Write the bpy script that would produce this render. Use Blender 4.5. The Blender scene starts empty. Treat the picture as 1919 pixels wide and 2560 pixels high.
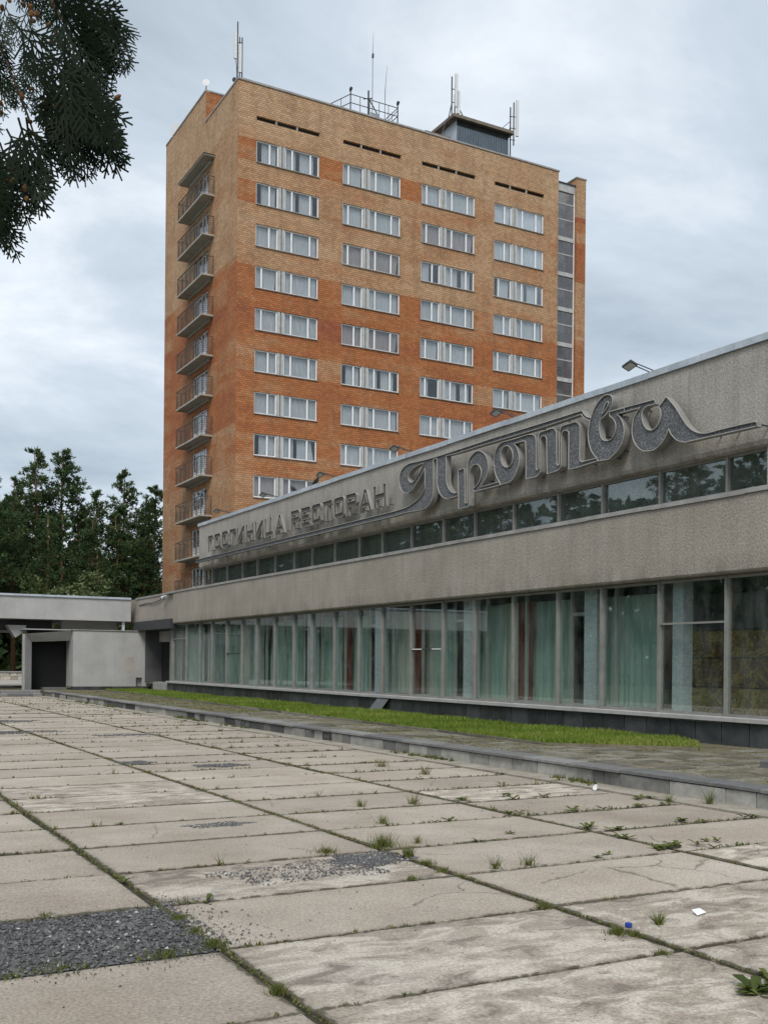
import bpy, math, random
from mathutils import Vector, Matrix
from mathutils.geometry import tessellate_polygon

random.seed(11)
R = math.radians
scene = bpy.context.scene
COL = scene.collection

# ------------------------------------------------------------------ camera
CAM_H = 1.6
cam_d = bpy.data.cameras.new("camera")
cam = bpy.data.objects.new("camera", cam_d)
COL.objects.link(cam)
scene.camera = cam
cam_d.sensor_fit = 'VERTICAL'
cam_d.sensor_height = 36.0
cam_d.lens = 36.0 * 2645.0 / 2560.0
cam_d.shift_y = (1657.0 - 1280.0) / 2560.0
cam_d.clip_end = 3000
cam_d.clip_start = 0.05
HEAD, ROLL = R(28.81), R(0.5377)
fw = Vector((math.sin(HEAD), math.cos(HEAD), 0))
r0 = Vector((math.cos(HEAD), -math.sin(HEAD), 0))
u0 = Vector((0, 0, 1))
rr = r0 * math.cos(ROLL) + u0 * math.sin(ROLL)
uu = -r0 * math.sin(ROLL) + u0 * math.cos(ROLL)
cam.matrix_world = Matrix(((rr.x, uu.x, -fw.x, 0), (rr.y, uu.y, -fw.y, 0), (rr.z, uu.z, -fw.z, CAM_H), (0, 0, 0, 1)))

# ------------------------------------------------------------------ sky
SUN_EL, SUN_AZ = R(48), R(215)          # azimuth measured from +Y towards +X: behind and left of the viewer
world = bpy.data.worlds.new("World")
scene.world = world
world.use_nodes = True
wt = world.node_tree
wt.nodes.clear()
def wn(t, **k):
    n = wt.nodes.new(t)
    for a, b in k.items():
        setattr(n, a, b)
    return n
w_out = wn('ShaderNodeOutputWorld')
w_bg = wn('ShaderNodeBackground')
w_bg.inputs['Strength'].default_value = 0.1
w_sky = wn('ShaderNodeTexSky', sky_type='NISHITA', sun_disc=False, sun_elevation=SUN_EL, sun_rotation=SUN_AZ)
w_tc = wn('ShaderNodeTexCoord')
w_sep = wn('ShaderNodeSeparateXYZ')
wt.links.new(w_tc.outputs['Generated'], w_sep.inputs[0])
w_zc = wn('ShaderNodeMath', operation='ADD'); w_zc.inputs[1].default_value = 0.28
w_za = wn('ShaderNodeMath', operation='ABSOLUTE')
wt.links.new(w_sep.outputs['Z'], w_za.inputs[0])
wt.links.new(w_za.outputs[0], w_zc.inputs[0])
w_dx = wn('ShaderNodeMath', operation='DIVIDE')
w_dy = wn('ShaderNodeMath', operation='DIVIDE')
wt.links.new(w_sep.outputs['X'], w_dx.inputs[0]); wt.links.new(w_zc.outputs[0], w_dx.inputs[1])
wt.links.new(w_sep.outputs['Y'], w_dy.inputs[0]); wt.links.new(w_zc.outputs[0], w_dy.inputs[1])
w_cb = wn('ShaderNodeCombineXYZ')
wt.links.new(w_dx.outputs[0], w_cb.inputs[0]); wt.links.new(w_dy.outputs[0], w_cb.inputs[1])
w_n1 = wn('ShaderNodeTexNoise')
w_n1.inputs['Scale'].default_value = 1.35
w_n1.inputs['Detail'].default_value = 9.0
w_n1.inputs['Roughness'].default_value = 0.58
w_n1.inputs['Distortion'].default_value = 0.35
w_mp = wn('ShaderNodeMapping')
w_mp.inputs['Location'].default_value = (3.7, 1.3, 0.0)
w_mp.inputs['Rotation'].default_value = (0, 0, R(35))
w_mp.inputs['Scale'].default_value = (1.0, 1.45, 1.0)
wt.links.new(w_cb.outputs[0], w_mp.inputs[0])
wt.links.new(w_mp.outputs[0], w_n1.inputs['Vector'])
w_cr = wn('ShaderNodeValToRGB')
e = w_cr.color_ramp.elements
e[0].position = 0.33; e[0].color = (3.15, 3.7, 4.25, 1)
e[1].position = 0.70; e[1].color = (7.7, 8.05, 8.4, 1)
m = w_cr.color_ramp.elements.new(0.52); m.color = (4.75, 5.35, 5.95, 1)
wt.links.new(w_n1.outputs['Fac'], w_cr.inputs[0])
w_mx = wn('ShaderNodeMix', data_type='RGBA')
w_mx.inputs['Factor'].default_value = 0.9
wt.links.new(w_sky.outputs[0], w_mx.inputs['A'])
wt.links.new(w_cr.outputs[0], w_mx.inputs['B'])
wt.links.new(w_mx.outputs['Result'], w_bg.inputs['Color'])
wt.links.new(w_bg.outputs[0], w_out.inputs[0])

# ------------------------------------------------------------------ sun (soft, overcast)
sun_d = bpy.data.lights.new("sun", 'SUN')
sun_d.energy = 1.5
sun_d.angle = R(22)
sun_d.color = (1.0, 0.955, 0.89)
sun = bpy.data.objects.new("sun", sun_d)
COL.objects.link(sun)
sd = Vector((math.sin(SUN_AZ) * math.cos(SUN_EL), math.cos(SUN_AZ) * math.cos(SUN_EL), math.sin(SUN_EL)))
sun.rotation_euler = (-sd).to_track_quat('-Z', 'Y').to_euler()
sun.location = (0, 0, 60)

# ------------------------------------------------------------------ exposure
scene.view_settings.view_transform = 'Standard'
scene.view_settings.look = 'None'
scene.view_settings.exposure = 0.54
scene.view_settings.gamma = 1.0
scene.view_settings.use_curve_mapping = False
scene.cycles.max_bounces = 6
scene.cycles.transparent_max_bounces = 16

# ------------------------------------------------------------------ helpers
def tag(o, label=None, cat=None, group=None, kind=None):
    if label: o['label'] = label
    if cat: o['category'] = cat
    if group: o['group'] = group
    if kind: o['kind'] = kind
    return o

def link(name, me, parent=None, loc=(0, 0, 0), rot=None):
    o = bpy.data.objects.new(name, me)
    COL.objects.link(o)
    if parent is not None:
        o.parent = parent
    o.location = loc
    if rot: o.rotation_euler = rot
    return o

def empty(name, loc):
    return link(name, None, None, loc)

class MB:
    def __init__(s, org=(0, 0, 0)):
        s.v = []; s.f = []; s.c = []; s.o = org
    def add(s, vs, fs, c=0.0):
        n = len(s.v)
        s.v += [tuple(p) for p in vs]
        s.f += [tuple(i + n for i in f) for f in fs]
        s.c += [c] * len(fs)
        return s
    def box(s, x0, x1, y0, y1, z0, z1, c=0.0):
        if x0 > x1: x0, x1 = x1, x0
        if y0 > y1: y0, y1 = y1, y0
        if z0 > z1: z0, z1 = z1, z0
        return s.add([(x0, y0, z0), (x1, y0, z0), (x1, y1, z0), (x0, y1, z0), (x0, y0, z1), (x1, y0, z1), (x1, y1, z1), (x0, y1, z1)],
                     [(3, 2, 1, 0), (4, 5, 6, 7), (0, 1, 5, 4), (1, 2, 6, 5), (2, 3, 7, 6), (3, 0, 4, 7)], c)
    def cbox(s, x0, x1, y0, y1, z0, z1, b=0.01, jit=0.0):
        """box with a chamfered top rim, corners slightly uneven"""
        j = lambda: random.uniform(-jit, jit)
        q = [(x0 + j(), y0 + j()), (x1 + j(), y0 + j()), (x1 + j(), y1 + j()), (x0 + j(), y1 + j())]
        cx, cy = (x0 + x1) / 2, (y0 + y1) / 2
        ins = []
        for (x, y) in q:
            ins.append((x + (b if x < cx else -b), y + (b if y < cy else -b)))
        vs = [(x, y, z0) for x, y in q] + [(x, y, z1 - b) for x, y in q] + [(x, y, z1 + j() * .3) for x, y in ins]
        fs = [(3, 2, 1, 0)]
        for i in range(4):
            k = (i + 1) % 4
            fs += [(i, k, 4 + k, 4 + i), (4 + i, 4 + k, 8 + k, 8 + i)]
        fs.append((8, 9, 10, 11))
        return s.add(vs, fs)
    def quad(s, a, b, c, d, col=0.0):
        return s.add([a, b, c, d], [(0, 1, 2, 3)], col)
    def tube(s, path, r, n=6, c=0.0, cap=True):
        pts = [Vector(p) for p in path]
        rs = r if isinstance(r, (list, tuple)) else [r] * len(pts)
        vs = []; up = None
        for i, p in enumerate(pts):
            d = (pts[min(i + 1, len(pts) - 1)] - pts[max(i - 1, 0)])
            if d.length < 1e-9: d = Vector((0, 0, 1))
            d.normalize()
            if up is None:
                up = Vector((0, 0, 1)) if abs(d.z) < .9 else Vector((1, 0, 0))
            a = d.cross(up)
            if a.length < 1e-6: a = d.orthogonal()
            a.normalize(); b = a.cross(d); up = b
            for k in range(n):
                t = 2 * math.pi * (k + .5) / n
                vs.append(p + (a * math.cos(t) + b * math.sin(t)) * rs[i])
        fs = []
        for i in range(len(pts) - 1):
            for k in range(n):
                k2 = (k + 1) % n
                fs.append((i * n + k, i * n + k2, (i + 1) * n + k2, (i + 1) * n + k))
        if cap:
            fs.append(tuple(range(n))[::-1]); fs.append(tuple((len(pts) - 1) * n + k for k in range(n)))
        return s.add(vs, fs, c)
    def bar(s, a, b, w, h=None):
        h = h or w
        a, b = Vector(a), Vector(b)
        d = (b - a).normalized()
        up = Vector((0, 0, 1)) if abs(d.z) < .95 else Vector((1, 0, 0))
        x = d.cross(up).normalized() * w / 2
        y = x.cross(d).normalized() * h / 2
        return s.add([a - x - y, a + x - y, a + x + y, a - x + y, b - x - y, b + x - y, b + x + y, b - x + y],
                     [(0, 1, 2, 3), (7, 6, 5, 4), (0, 4, 5, 1), (1, 5, 6, 2), (2, 6, 7, 3), (3, 7, 4, 0)])
    def mesh(s, name, mat, smooth=False, tint=False):
        me = bpy.data.meshes.new(name)
        ox, oy, oz = s.o
        vs = s.v if s.o == (0, 0, 0) else [(x - ox, y - oy, z - oz) for x, y, z in s.v]
        me.from_pydata(vs, [], s.f)
        for mm in (mat if isinstance(mat, (list, tuple)) else [mat]):
            me.materials.append(mm)
        if smooth:
            me.polygons.foreach_set('use_smooth', [True] * len(me.polygons))
        if tint:
            a = me.attributes.new('tint', 'FLOAT', 'FACE')
            a.data.foreach_set('value', s.c)
        me.update()
        return me
    def build(s, name, mat, parent=None, smooth=False, tint=False):
        """vertices are world coordinates; s.o becomes the object's origin"""
        me = s.mesh(name, mat, smooth, tint)
        loc = Vector(s.o)
        if parent is not None:
            q = parent
            while q is not None:
                loc = loc - Vector(q.location); q = q.parent
        return link(name, me, parent, loc)

# ------------------------------------------------------------------ materials
def new_mat(name):
    m = bpy.data.materials.new(name)
    m.use_nodes = True
    nt = m.node_tree
    return m, nt, nt.nodes['Principled BSDF']
def nd(nt, t, ins=None, **k):
    n = nt.nodes.new(t)
    for a, b in k.items(): setattr(n, a, b)
    for a, b in (ins or {}).items():
        if hasattr(b, 'node') or isinstance(b, bpy.types.NodeSocket): nt.links.new(b, n.inputs[a])
        else: n.inputs[a].default_value = b
    return n
def pos(nt): return nt.nodes.new('ShaderNodeNewGeometry').outputs['Position']
def scl(nt, vec, s):
    return nd(nt, 'ShaderNodeMapping', {'Vector': vec, 'Scale': s}).outputs[0]
def noise(nt, vec, scale, detail=4, rough=.55, dist=0.0):
    return nd(nt, 'ShaderNodeTexNoise', {'Vector': vec, 'Scale': scale, 'Detail': detail, 'Roughness': rough, 'Distortion': dist}).outputs['Fac']
def ramp(nt, fac, stops, interp='LINEAR'):
    n = nt.nodes.new('ShaderNodeValToRGB')
    n.color_ramp.interpolation = interp
    el = n.color_ramp.elements
    while len(el) < len(stops): el.new(.5)
    for x, (p, c) in zip(el, stops):
        x.position = p
        x.color = (c, c, c, 1) if isinstance(c, (int, float)) else tuple(c) + (1,)
    nt.links.new(fac, n.inputs[0])
    return n.outputs[0]
def mix(nt, fac, a, b, blend='MIX'):
    return nd(nt, 'ShaderNodeMix', {'Factor': fac, 'A': a if not isinstance(a, tuple) else a + (1,) if len(a) == 3 else a, 'B': b if not isinstance(b, tuple) else b + (1,) if len(b) == 3 else b}, data_type='RGBA', blend_type=blend).outputs['Result']
# Mix node sockets share names between data types: pick the colour ones explicitly
def mix(nt, fac, a, b, blend='MIX'):
    n = nt.nodes.new('ShaderNodeMix'); n.data_type = 'RGBA'; n.blend_type = blend
    for idx, v in ((0, fac), (6, a), (7, b)):
        if isinstance(v, bpy.types.NodeSocket): nt.links.new(v, n.inputs[idx])
        elif isinstance(v, (int, float)) and idx != 0: n.inputs[idx].default_value = (v, v, v, 1)
        elif isinstance(v, tuple): n.inputs[idx].default_value = tuple(v[:3]) + (1,)
        else: n.inputs[idx].default_value = v
    return n.outputs[2]
def mth(nt, op, a, b=0.0):
    n = nt.nodes.new('ShaderNodeMath'); n.operation = op
    for i, v in enumerate((a, b)):
        if isinstance(v, bpy.types.NodeSocket): nt.links.new(v, n.inputs[i])
        else: n.inputs[i].default_value = v
    return n.outputs[0]
def bump(nt, bs, h, strength=.4, dist=.02):
    n = nd(nt, 'ShaderNodeBump', {'Height': h, 'Strength': strength, 'Distance': dist})
    nt.links.new(n.outputs[0], bs.inputs['Normal'])
def setc(nt, bs, col, rough=.85, spec=.3, metal=0.0):
    if isinstance(col, bpy.types.NodeSocket): nt.links.new(col, bs.inputs['Base Color'])
    else: bs.inputs['Base Color'].default_value = tuple(col) + (1,)
    if isinstance(rough, bpy.types.NodeSocket): nt.links.new(rough, bs.inputs['Roughness'])
    else: bs.inputs['Roughness'].default_value = rough
    bs.inputs['Specular IOR Level'].default_value = spec
    bs.inputs['Metallic'].default_value = metal

def surf(name, c1, c2, s1=1.5, s2=60, fine=.25, rough=.85, bmp=.3, spec=.25, streak=0.0, rnd=0.0, metal=0.0, bdist=.01, bs_scale=None, drip=None):
    """weathered surface: broad patches c1..c2, fine grain, optional vertical streaks, optional per-object tone"""
    m, nt, b = new_mat(name)
    p = pos(nt)
    a = noise(nt, p, s1, 6, .6)
    col = mix(nt, ramp(nt, a, [(.3, 0.0), (.7, 1.0)]), c1, c2)
    if streak:
        sv = scl(nt, p, (2.2, 2.2, .12))
        st = noise(nt, sv, 2.5, 4, .6)
        col = mix(nt, mth(nt, 'MULTIPLY', ramp(nt, st, [(.45, 0.0), (.75, 1.0)]), streak), col, tuple(x * .55 for x in c1))
    if drip:                                   # run-off stains hanging from brackets and the foot of the wall
        zz = nd(nt, 'ShaderNodeSeparateXYZ', {0: p}).outputs['Z']
        dm = noise(nt, scl(nt, p, (3.2, 3.2, .35)), 1.0, 5, .65)
        lo = ramp(nt, mth(nt, 'DIVIDE', mth(nt, 'SUBTRACT', zz, drip[0]), drip[1] - drip[0]), [(0.0, 1.0), (.25, .75), (1.0, 0.0)])
        col = mix(nt, mth(nt, 'MULTIPLY', mth(nt, 'MULTIPLY', ramp(nt, dm, [(.38, 0.0), (.68, 1.0)]), lo), .55), col, (.12, .102, .08))
        pale = ramp(nt, noise(nt, scl(nt, p, (.8, .8, .25)), 2.0, 6, .7), [(.56, 0.0), (.75, .35)])
        col = mix(nt, pale, col, (.47, .45, .42))
    g = noise(nt, p, s2, 3, .7)
    gm = ramp(nt, g, [(.25, 1 - fine), (.75, 1 + fine)])
    col = mix(nt, 1.0, col, gm, 'MULTIPLY')
    if rnd:
        oi = nt.nodes.new('ShaderNodeObjectInfo').outputs['Random']
        col = mix(nt, 1.0, col, ramp(nt, oi, [(0, 1 - rnd), (1, 1 + rnd)]), 'MULTIPLY')
    setc(nt, b, col, rough, spec, metal)
    bump(nt, b, noise(nt, p, bs_scale or s2 * .6, 4, .6), bmp, bdist)
    return m

def plain(name, c, rough=.6, spec=.3, metal=0.0, var=.12, scale=8):
    m, nt, b = new_mat(name)
    g = ramp(nt, noise(nt, pos(nt), scale, 4), [(.3, 1 - var), (.7, 1 + var)])
    setc(nt, b, mix(nt, 1.0, tuple(c), g, 'MULTIPLY'), rough, spec, metal)
    return m

def glass_mat(name, tint=(.8, .86, .84), refl=.09, rough=.01, dirt=.06, wob=.0, k=.5):
    m = bpy.data.materials.new(name); m.use_nodes = True
    nt = m.node_tree; nt.nodes.clear()
    o = nt.nodes.new('ShaderNodeOutputMaterial')
    t = nd(nt, 'ShaderNodeBsdfTransparent', {'Color': tint + (1,)})
    g = nd(nt, 'ShaderNodeBsdfGlossy', {'Color': (.95, .97, 1, 1), 'Roughness': rough})
    if wob:
        oi = nt.nodes.new('ShaderNodeObjectInfo').outputs['Random']
        off = nd(nt, 'ShaderNodeCombineXYZ', {'X': mth(nt, 'MULTIPLY', oi, 37.0)}).outputs[0]
        va = nd(nt, 'ShaderNodeVectorMath', {0: pos(nt), 1: off}, operation='ADD').outputs[0]
        bn = nd(nt, 'ShaderNodeBump', {'Height': noise(nt, va, .9, 1), 'Strength': wob, 'Distance': .05})
        nt.links.new(bn.outputs[0], g.inputs['Normal'])
    d = nd(nt, 'ShaderNodeBsdfDiffuse', {'Color': (.34, .35, .34, 1)})
    fr = nd(nt, 'ShaderNodeFresnel', {'IOR': 1.52}).outputs[0]
    fac = mth(nt, 'MINIMUM', mth(nt, 'ADD', mth(nt, 'MULTIPLY', fr, k), refl), 1.0)
    s1 = nd(nt, 'ShaderNodeMixShader', {0: fac, 1: t.outputs[0], 2: g.outputs[0]})
    dn = ramp(nt, noise(nt, scl(nt, pos(nt), (1, 1, .35)), 3, 5, .65), [(.4, 0.0), (.8, dirt * 2)])
    s2 = nd(nt, 'ShaderNodeMixShader', {0: dn, 1: s1.outputs[0], 2: d.outputs[0]})
    nt.links.new(s2.outputs[0], o.inputs[0])
    return m

M = {}
# brick: yellow-tan, orange and red lots laid in lifts; the lot is a face attribute
def brick_mat():
    m, nt, b = new_mat('tower_brick')
    geo = nt.nodes.new('ShaderNodeNewGeometry')
    sp = nd(nt, 'ShaderNodeSeparateXYZ', {0: geo.outputs['Position']})
    sn = nd(nt, 'ShaderNodeSeparateXYZ', {0: geo.outputs['True Normal']})
    side = mth(nt, 'GREATER_THAN', mth(nt, 'ABSOLUTE', sn.outputs['X']), .5)
    u = mth(nt, 'ADD', mth(nt, 'MULTIPLY', sp.outputs['X'], mth(nt, 'SUBTRACT', 1.0, side)), mth(nt, 'MULTIPLY', sp.outputs['Y'], side))
    vec = nd(nt, 'ShaderNodeCombineXYZ', {'X': u, 'Y': sp.outputs['Z'], 'Z': 0.0}).outputs[0]
    at = nt.nodes.new('ShaderNodeAttribute'); at.attribute_name = 'tint'
    big = noise(nt, scl(nt, vec, (.22, .8, 1)), 1.0, 4, .6)
    lot = mth(nt, 'ADD', at.outputs['Fac'], mth(nt, 'MULTIPLY', mth(nt, 'SUBTRACT', big, .5), 1.0))
    base = ramp(nt, lot, [(0.0, (.53, .355, .215)), (.28, (.48, .285, .16)), (.6, (.43, .168, .068)), (1.0, (.33, .10, .055))])
    br = nt.nodes.new('ShaderNodeTexBrick')
    br.offset = .5
    nt.links.new(vec, br.inputs['Vector'])
    for k, v in (('Scale', 1.0), ('Mortar Size', .013), ('Mortar Smooth', .25), ('Bias', -.1), ('Brick Width', .27), ('Row Height', .148)):
        br.inputs[k].default_value = v
    br.inputs['Color1'].default_value = (1.16, 1.14, 1.12, 1)
    br.inputs['Color2'].default_value = (.82, .78, .76, 1)
    br.inputs['Mortar'].default_value = (.34, .36, .42, 1)
    col = mix(nt, 1.0, base, br.outputs['Color'], 'MULTIPLY')
    stain = ramp(nt, noise(nt, scl(nt, vec, (1.3, .25, 1)), 1.1, 5, .65), [(.48, 0.0), (.82, .5)])
    col = mix(nt, stain, col, (.13, .085, .055))
    eff = ramp(nt, noise(nt, vec, .55, 6, .7), [(.62, 0.0), (.82, .3)])
    col = mix(nt, eff, col, (.55, .42, .33))
    setc(nt, b, col, .88, .2)
    bump(nt, b, br.outputs['Fac'], .5, -.02)
    return m
M['brick'] = brick_mat()
M['fascia'] = surf('fascia_pebbledash', (.335, .312, .28), (.44, .418, .382), .8, 34, .4, .9, .55, .2, streak=.45, bdist=.02, drip=(5.32, 5.8))
M['band'] = surf('band_pebbledash', (.295, .266, .226), (.39, .358, .312), .6, 30, .42, .9, .6, .2, streak=.25, bdist=.02, drip=(3.2, 3.6))
M['stucco'] = surf('grey_stucco', (.37, .365, .355), (.48, .475, .465), .9, 30, .3, .9, .4, .2, streak=.16)
M['soffit'] = surf('rough_soffit', (.30, .28, .25), (.38, .36, .33), 1.2, 20, .2, .9, .3, .2)
M['darkmetal'] = plain('dark_grey_metal', (.055, .058, .062), .55, .35, .2)
M['zinc'] = surf('zinc_flashing', (.42, .47, .52), (.62, .67, .72), .9, 12, .12, .5, .15, .4, streak=.35, metal=.25)
M['frame'] = surf('grey_aluminium_frame', (.20, .195, .182), (.29, .283, .265), 3, 40, .15, .6, .1, .35)
M['inner_frame'] = surf('pale_inner_frame', (.30, .30, .275), (.38, .38, .35), 3, 40, .1, .6, .1, .3)
M['white_frame'] = plain('white_window_frame', (.84, .85, .86), .45, .35, 0, .06, 2)
M['pillar'] = plain('pale_panel', (.44, .44, .43), .6, .25, 0, .15, 3)
M['sill_metal'] = plain('sill_metal', (.34, .33, .32), .6, .3, .1, .2, 3)
M['sill_conc'] = surf('sill_concrete', (.34, .335, .325), (.46, .45, .44), 2, 45, .2, .85, .3)
M['glass'] = glass_mat('restaurant_glass', (.92, .97, .955), .0, .01, .07, .0, .26)
M['cglass'] = glass_mat('clerestory_glass', (.78, .83, .82), .0, .015, .03, .03, .24)
M['sglass'] = glass_mat('stair_glass', (.82, .84, .85), .0, .02, .03, .03, .22)
M['tglass'] = glass_mat('tower_glass', (.95, .97, .98), .03, .02, .02, .05, .4)
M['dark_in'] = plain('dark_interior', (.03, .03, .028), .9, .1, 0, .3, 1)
M['room'] = plain('room_interior', (.10, .10, .105), .9, .1, 0, .25, 1)
M['floor_in'] = plain('interior_floor', (.16, .12, .09), .5, .3, 0, .25, 2)
def plinth_mat():
    m, nt, b = new_mat('black_stone_tile')
    p = pos(nt)
    col = ramp(nt, noise(nt, p, 2.2, 6, .65), [(.3, (.022, .024, .026)), (.75, (.075, .08, .082))])
    oi = nt.nodes.new('ShaderNodeObjectInfo').outputs['Random']
    col = mix(nt, 1.0, col, ramp(nt, oi, [(0, .7), (1, 1.35)]), 'MULTIPLY')
    setc(nt, b, col, ramp(nt, noise(nt, p, 5, 4), [(.3, .32), (.7, .62)]), .4)
    return m
M['plinth'] = plinth_mat()
M['grout'] = plain('pale_grout', (.33, .33, .31), .9, .1, 0, .3, 6)
def marble_mat():
    m, nt, b = new_mat('blue_grey_marble')
    p = pos(nt)
    oi = nt.nodes.new('ShaderNodeObjectInfo').outputs['Random']
    mp = nt.nodes.new('ShaderNodeMapping')
    nt.links.new(p, mp.inputs[0])
    mp.inputs['Scale'].default_value = (1, 1.4, 3.2)
    cb = nd(nt, 'ShaderNodeCombineXYZ', {'X': mth(nt, 'MULTIPLY', oi, 3.0), 'Y': mth(nt, 'MULTIPLY', oi, 1.5)})
    nt.links.new(cb.outputs[0], mp.inputs['Rotation'])
    v = noise(nt, mp.outputs[0], 2.6, 7, .62, 1.6)
    col = ramp(nt, v, [(.3, (.36, .39, .42)), (.47, (.58, .61, .63)), (.55, (.42, .45, .475)), (.7, (.68, .70, .71))])
    setc(nt, b, col, .3, .4)
    return m
M['marble'] = marble_mat()
def fabric(name, c, trans=.35):
    m, nt, b = new_mat(name)
    g = ramp(nt, noise(nt, scl(nt, pos(nt), (3, 3, .3)), 4, 4), [(.3, .84), (.7, 1.12)])
    col = mix(nt, 1.0, c, g, 'MULTIPLY')
    setc(nt, b, col, .9, .1)
    tr = nd(nt, 'ShaderNodeBsdfTranslucent', {'Color': col})
    mx = nd(nt, 'ShaderNodeMixShader', {0: trans, 1: b.outputs[0], 2: tr.outputs[0]})
    nt.links.new(mx.outputs[0], nt.nodes['Material Output'].inputs[0])
    return m
M['teal'] = fabric('teal_curtain_cloth', (.49, .64, .575))
M['cream'] = fabric('cream_curtain_cloth', (.66, .66, .58))
M['wine'] = fabric('wine_red_cloth', (.17, .035, .025), .1)
M['sheer'] = fabric('white_sheer_cloth', (.86, .87, .87))
M['pinkish'] = fabric('pale_pink_cloth', (.62, .52, .50))
M['rust_rail'] = surf('weathered_rail', (.085, .075, .068), (.17, .145, .125), 3, 30, .2, .8, .1)
M['slab_conc'] = surf('balcony_concrete', (.36, .33, .29), (.48, .45, .40), 1.2, 20, .2, .9, .3, streak=.4)
M['antenna'] = plain('white_antenna', (.74, .75, .75), .5, .3, 0, .06, 2)
M['mast'] = plain('dark_mast', (.075, .075, .08), .6, .3, .3)
M['corrug'] = plain('blue_grey_sheet', (.115, .145, .175), .5, .35, .25, .15, 1.5)
M['old_wood'] = surf('weathered_roof_edge', (.16, .13, .10), (.25, .21, .17), 2, 30, .25, .9, .3)
# sign
def aggregate():
    m, nt, b = new_mat('sign_face_mesh')
    p = pos(nt)
    v = nd(nt, 'ShaderNodeTexVoronoi', {'Vector': p, 'Scale': 46.0}).outputs['Color']
    sp = nd(nt, 'ShaderNodeSeparateColor', {0: v}).outputs[0]
    col = ramp(nt, sp, [(0, (.06, .064, .068)), (.55, (.125, .13, .137)), (.85, (.19, .197, .205)), (1, (.34, .35, .36))])
    col = mix(nt, ramp(nt, noise(nt, scl(nt, p, (1, 1, .3)), 2.2, 5), [(.35, 0.0), (.75, .6)]), col, (.12, .122, .125))
    setc(nt, b, col, .6, .4)
    bump(nt, b, sp, .4, .01)
    return m
M['sign_face'] = aggregate()
M['sign_rim'] = surf('sign_rim_metal', (.30, .295, .28), (.42, .415, .40), 3, 30, .15, .55, .1, .35)
M['sign_side'] = surf('sign_side_metal', (.25, .24, .222), (.34, .33, .31), 2, 25, .15, .6, .1, .3, streak=.4)
M['letter_face'] = surf('letter_face_metal', (.085, .081, .075), (.135, .13, .12), 2, 30, .2, .65, .1, .3, streak=.3)
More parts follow.
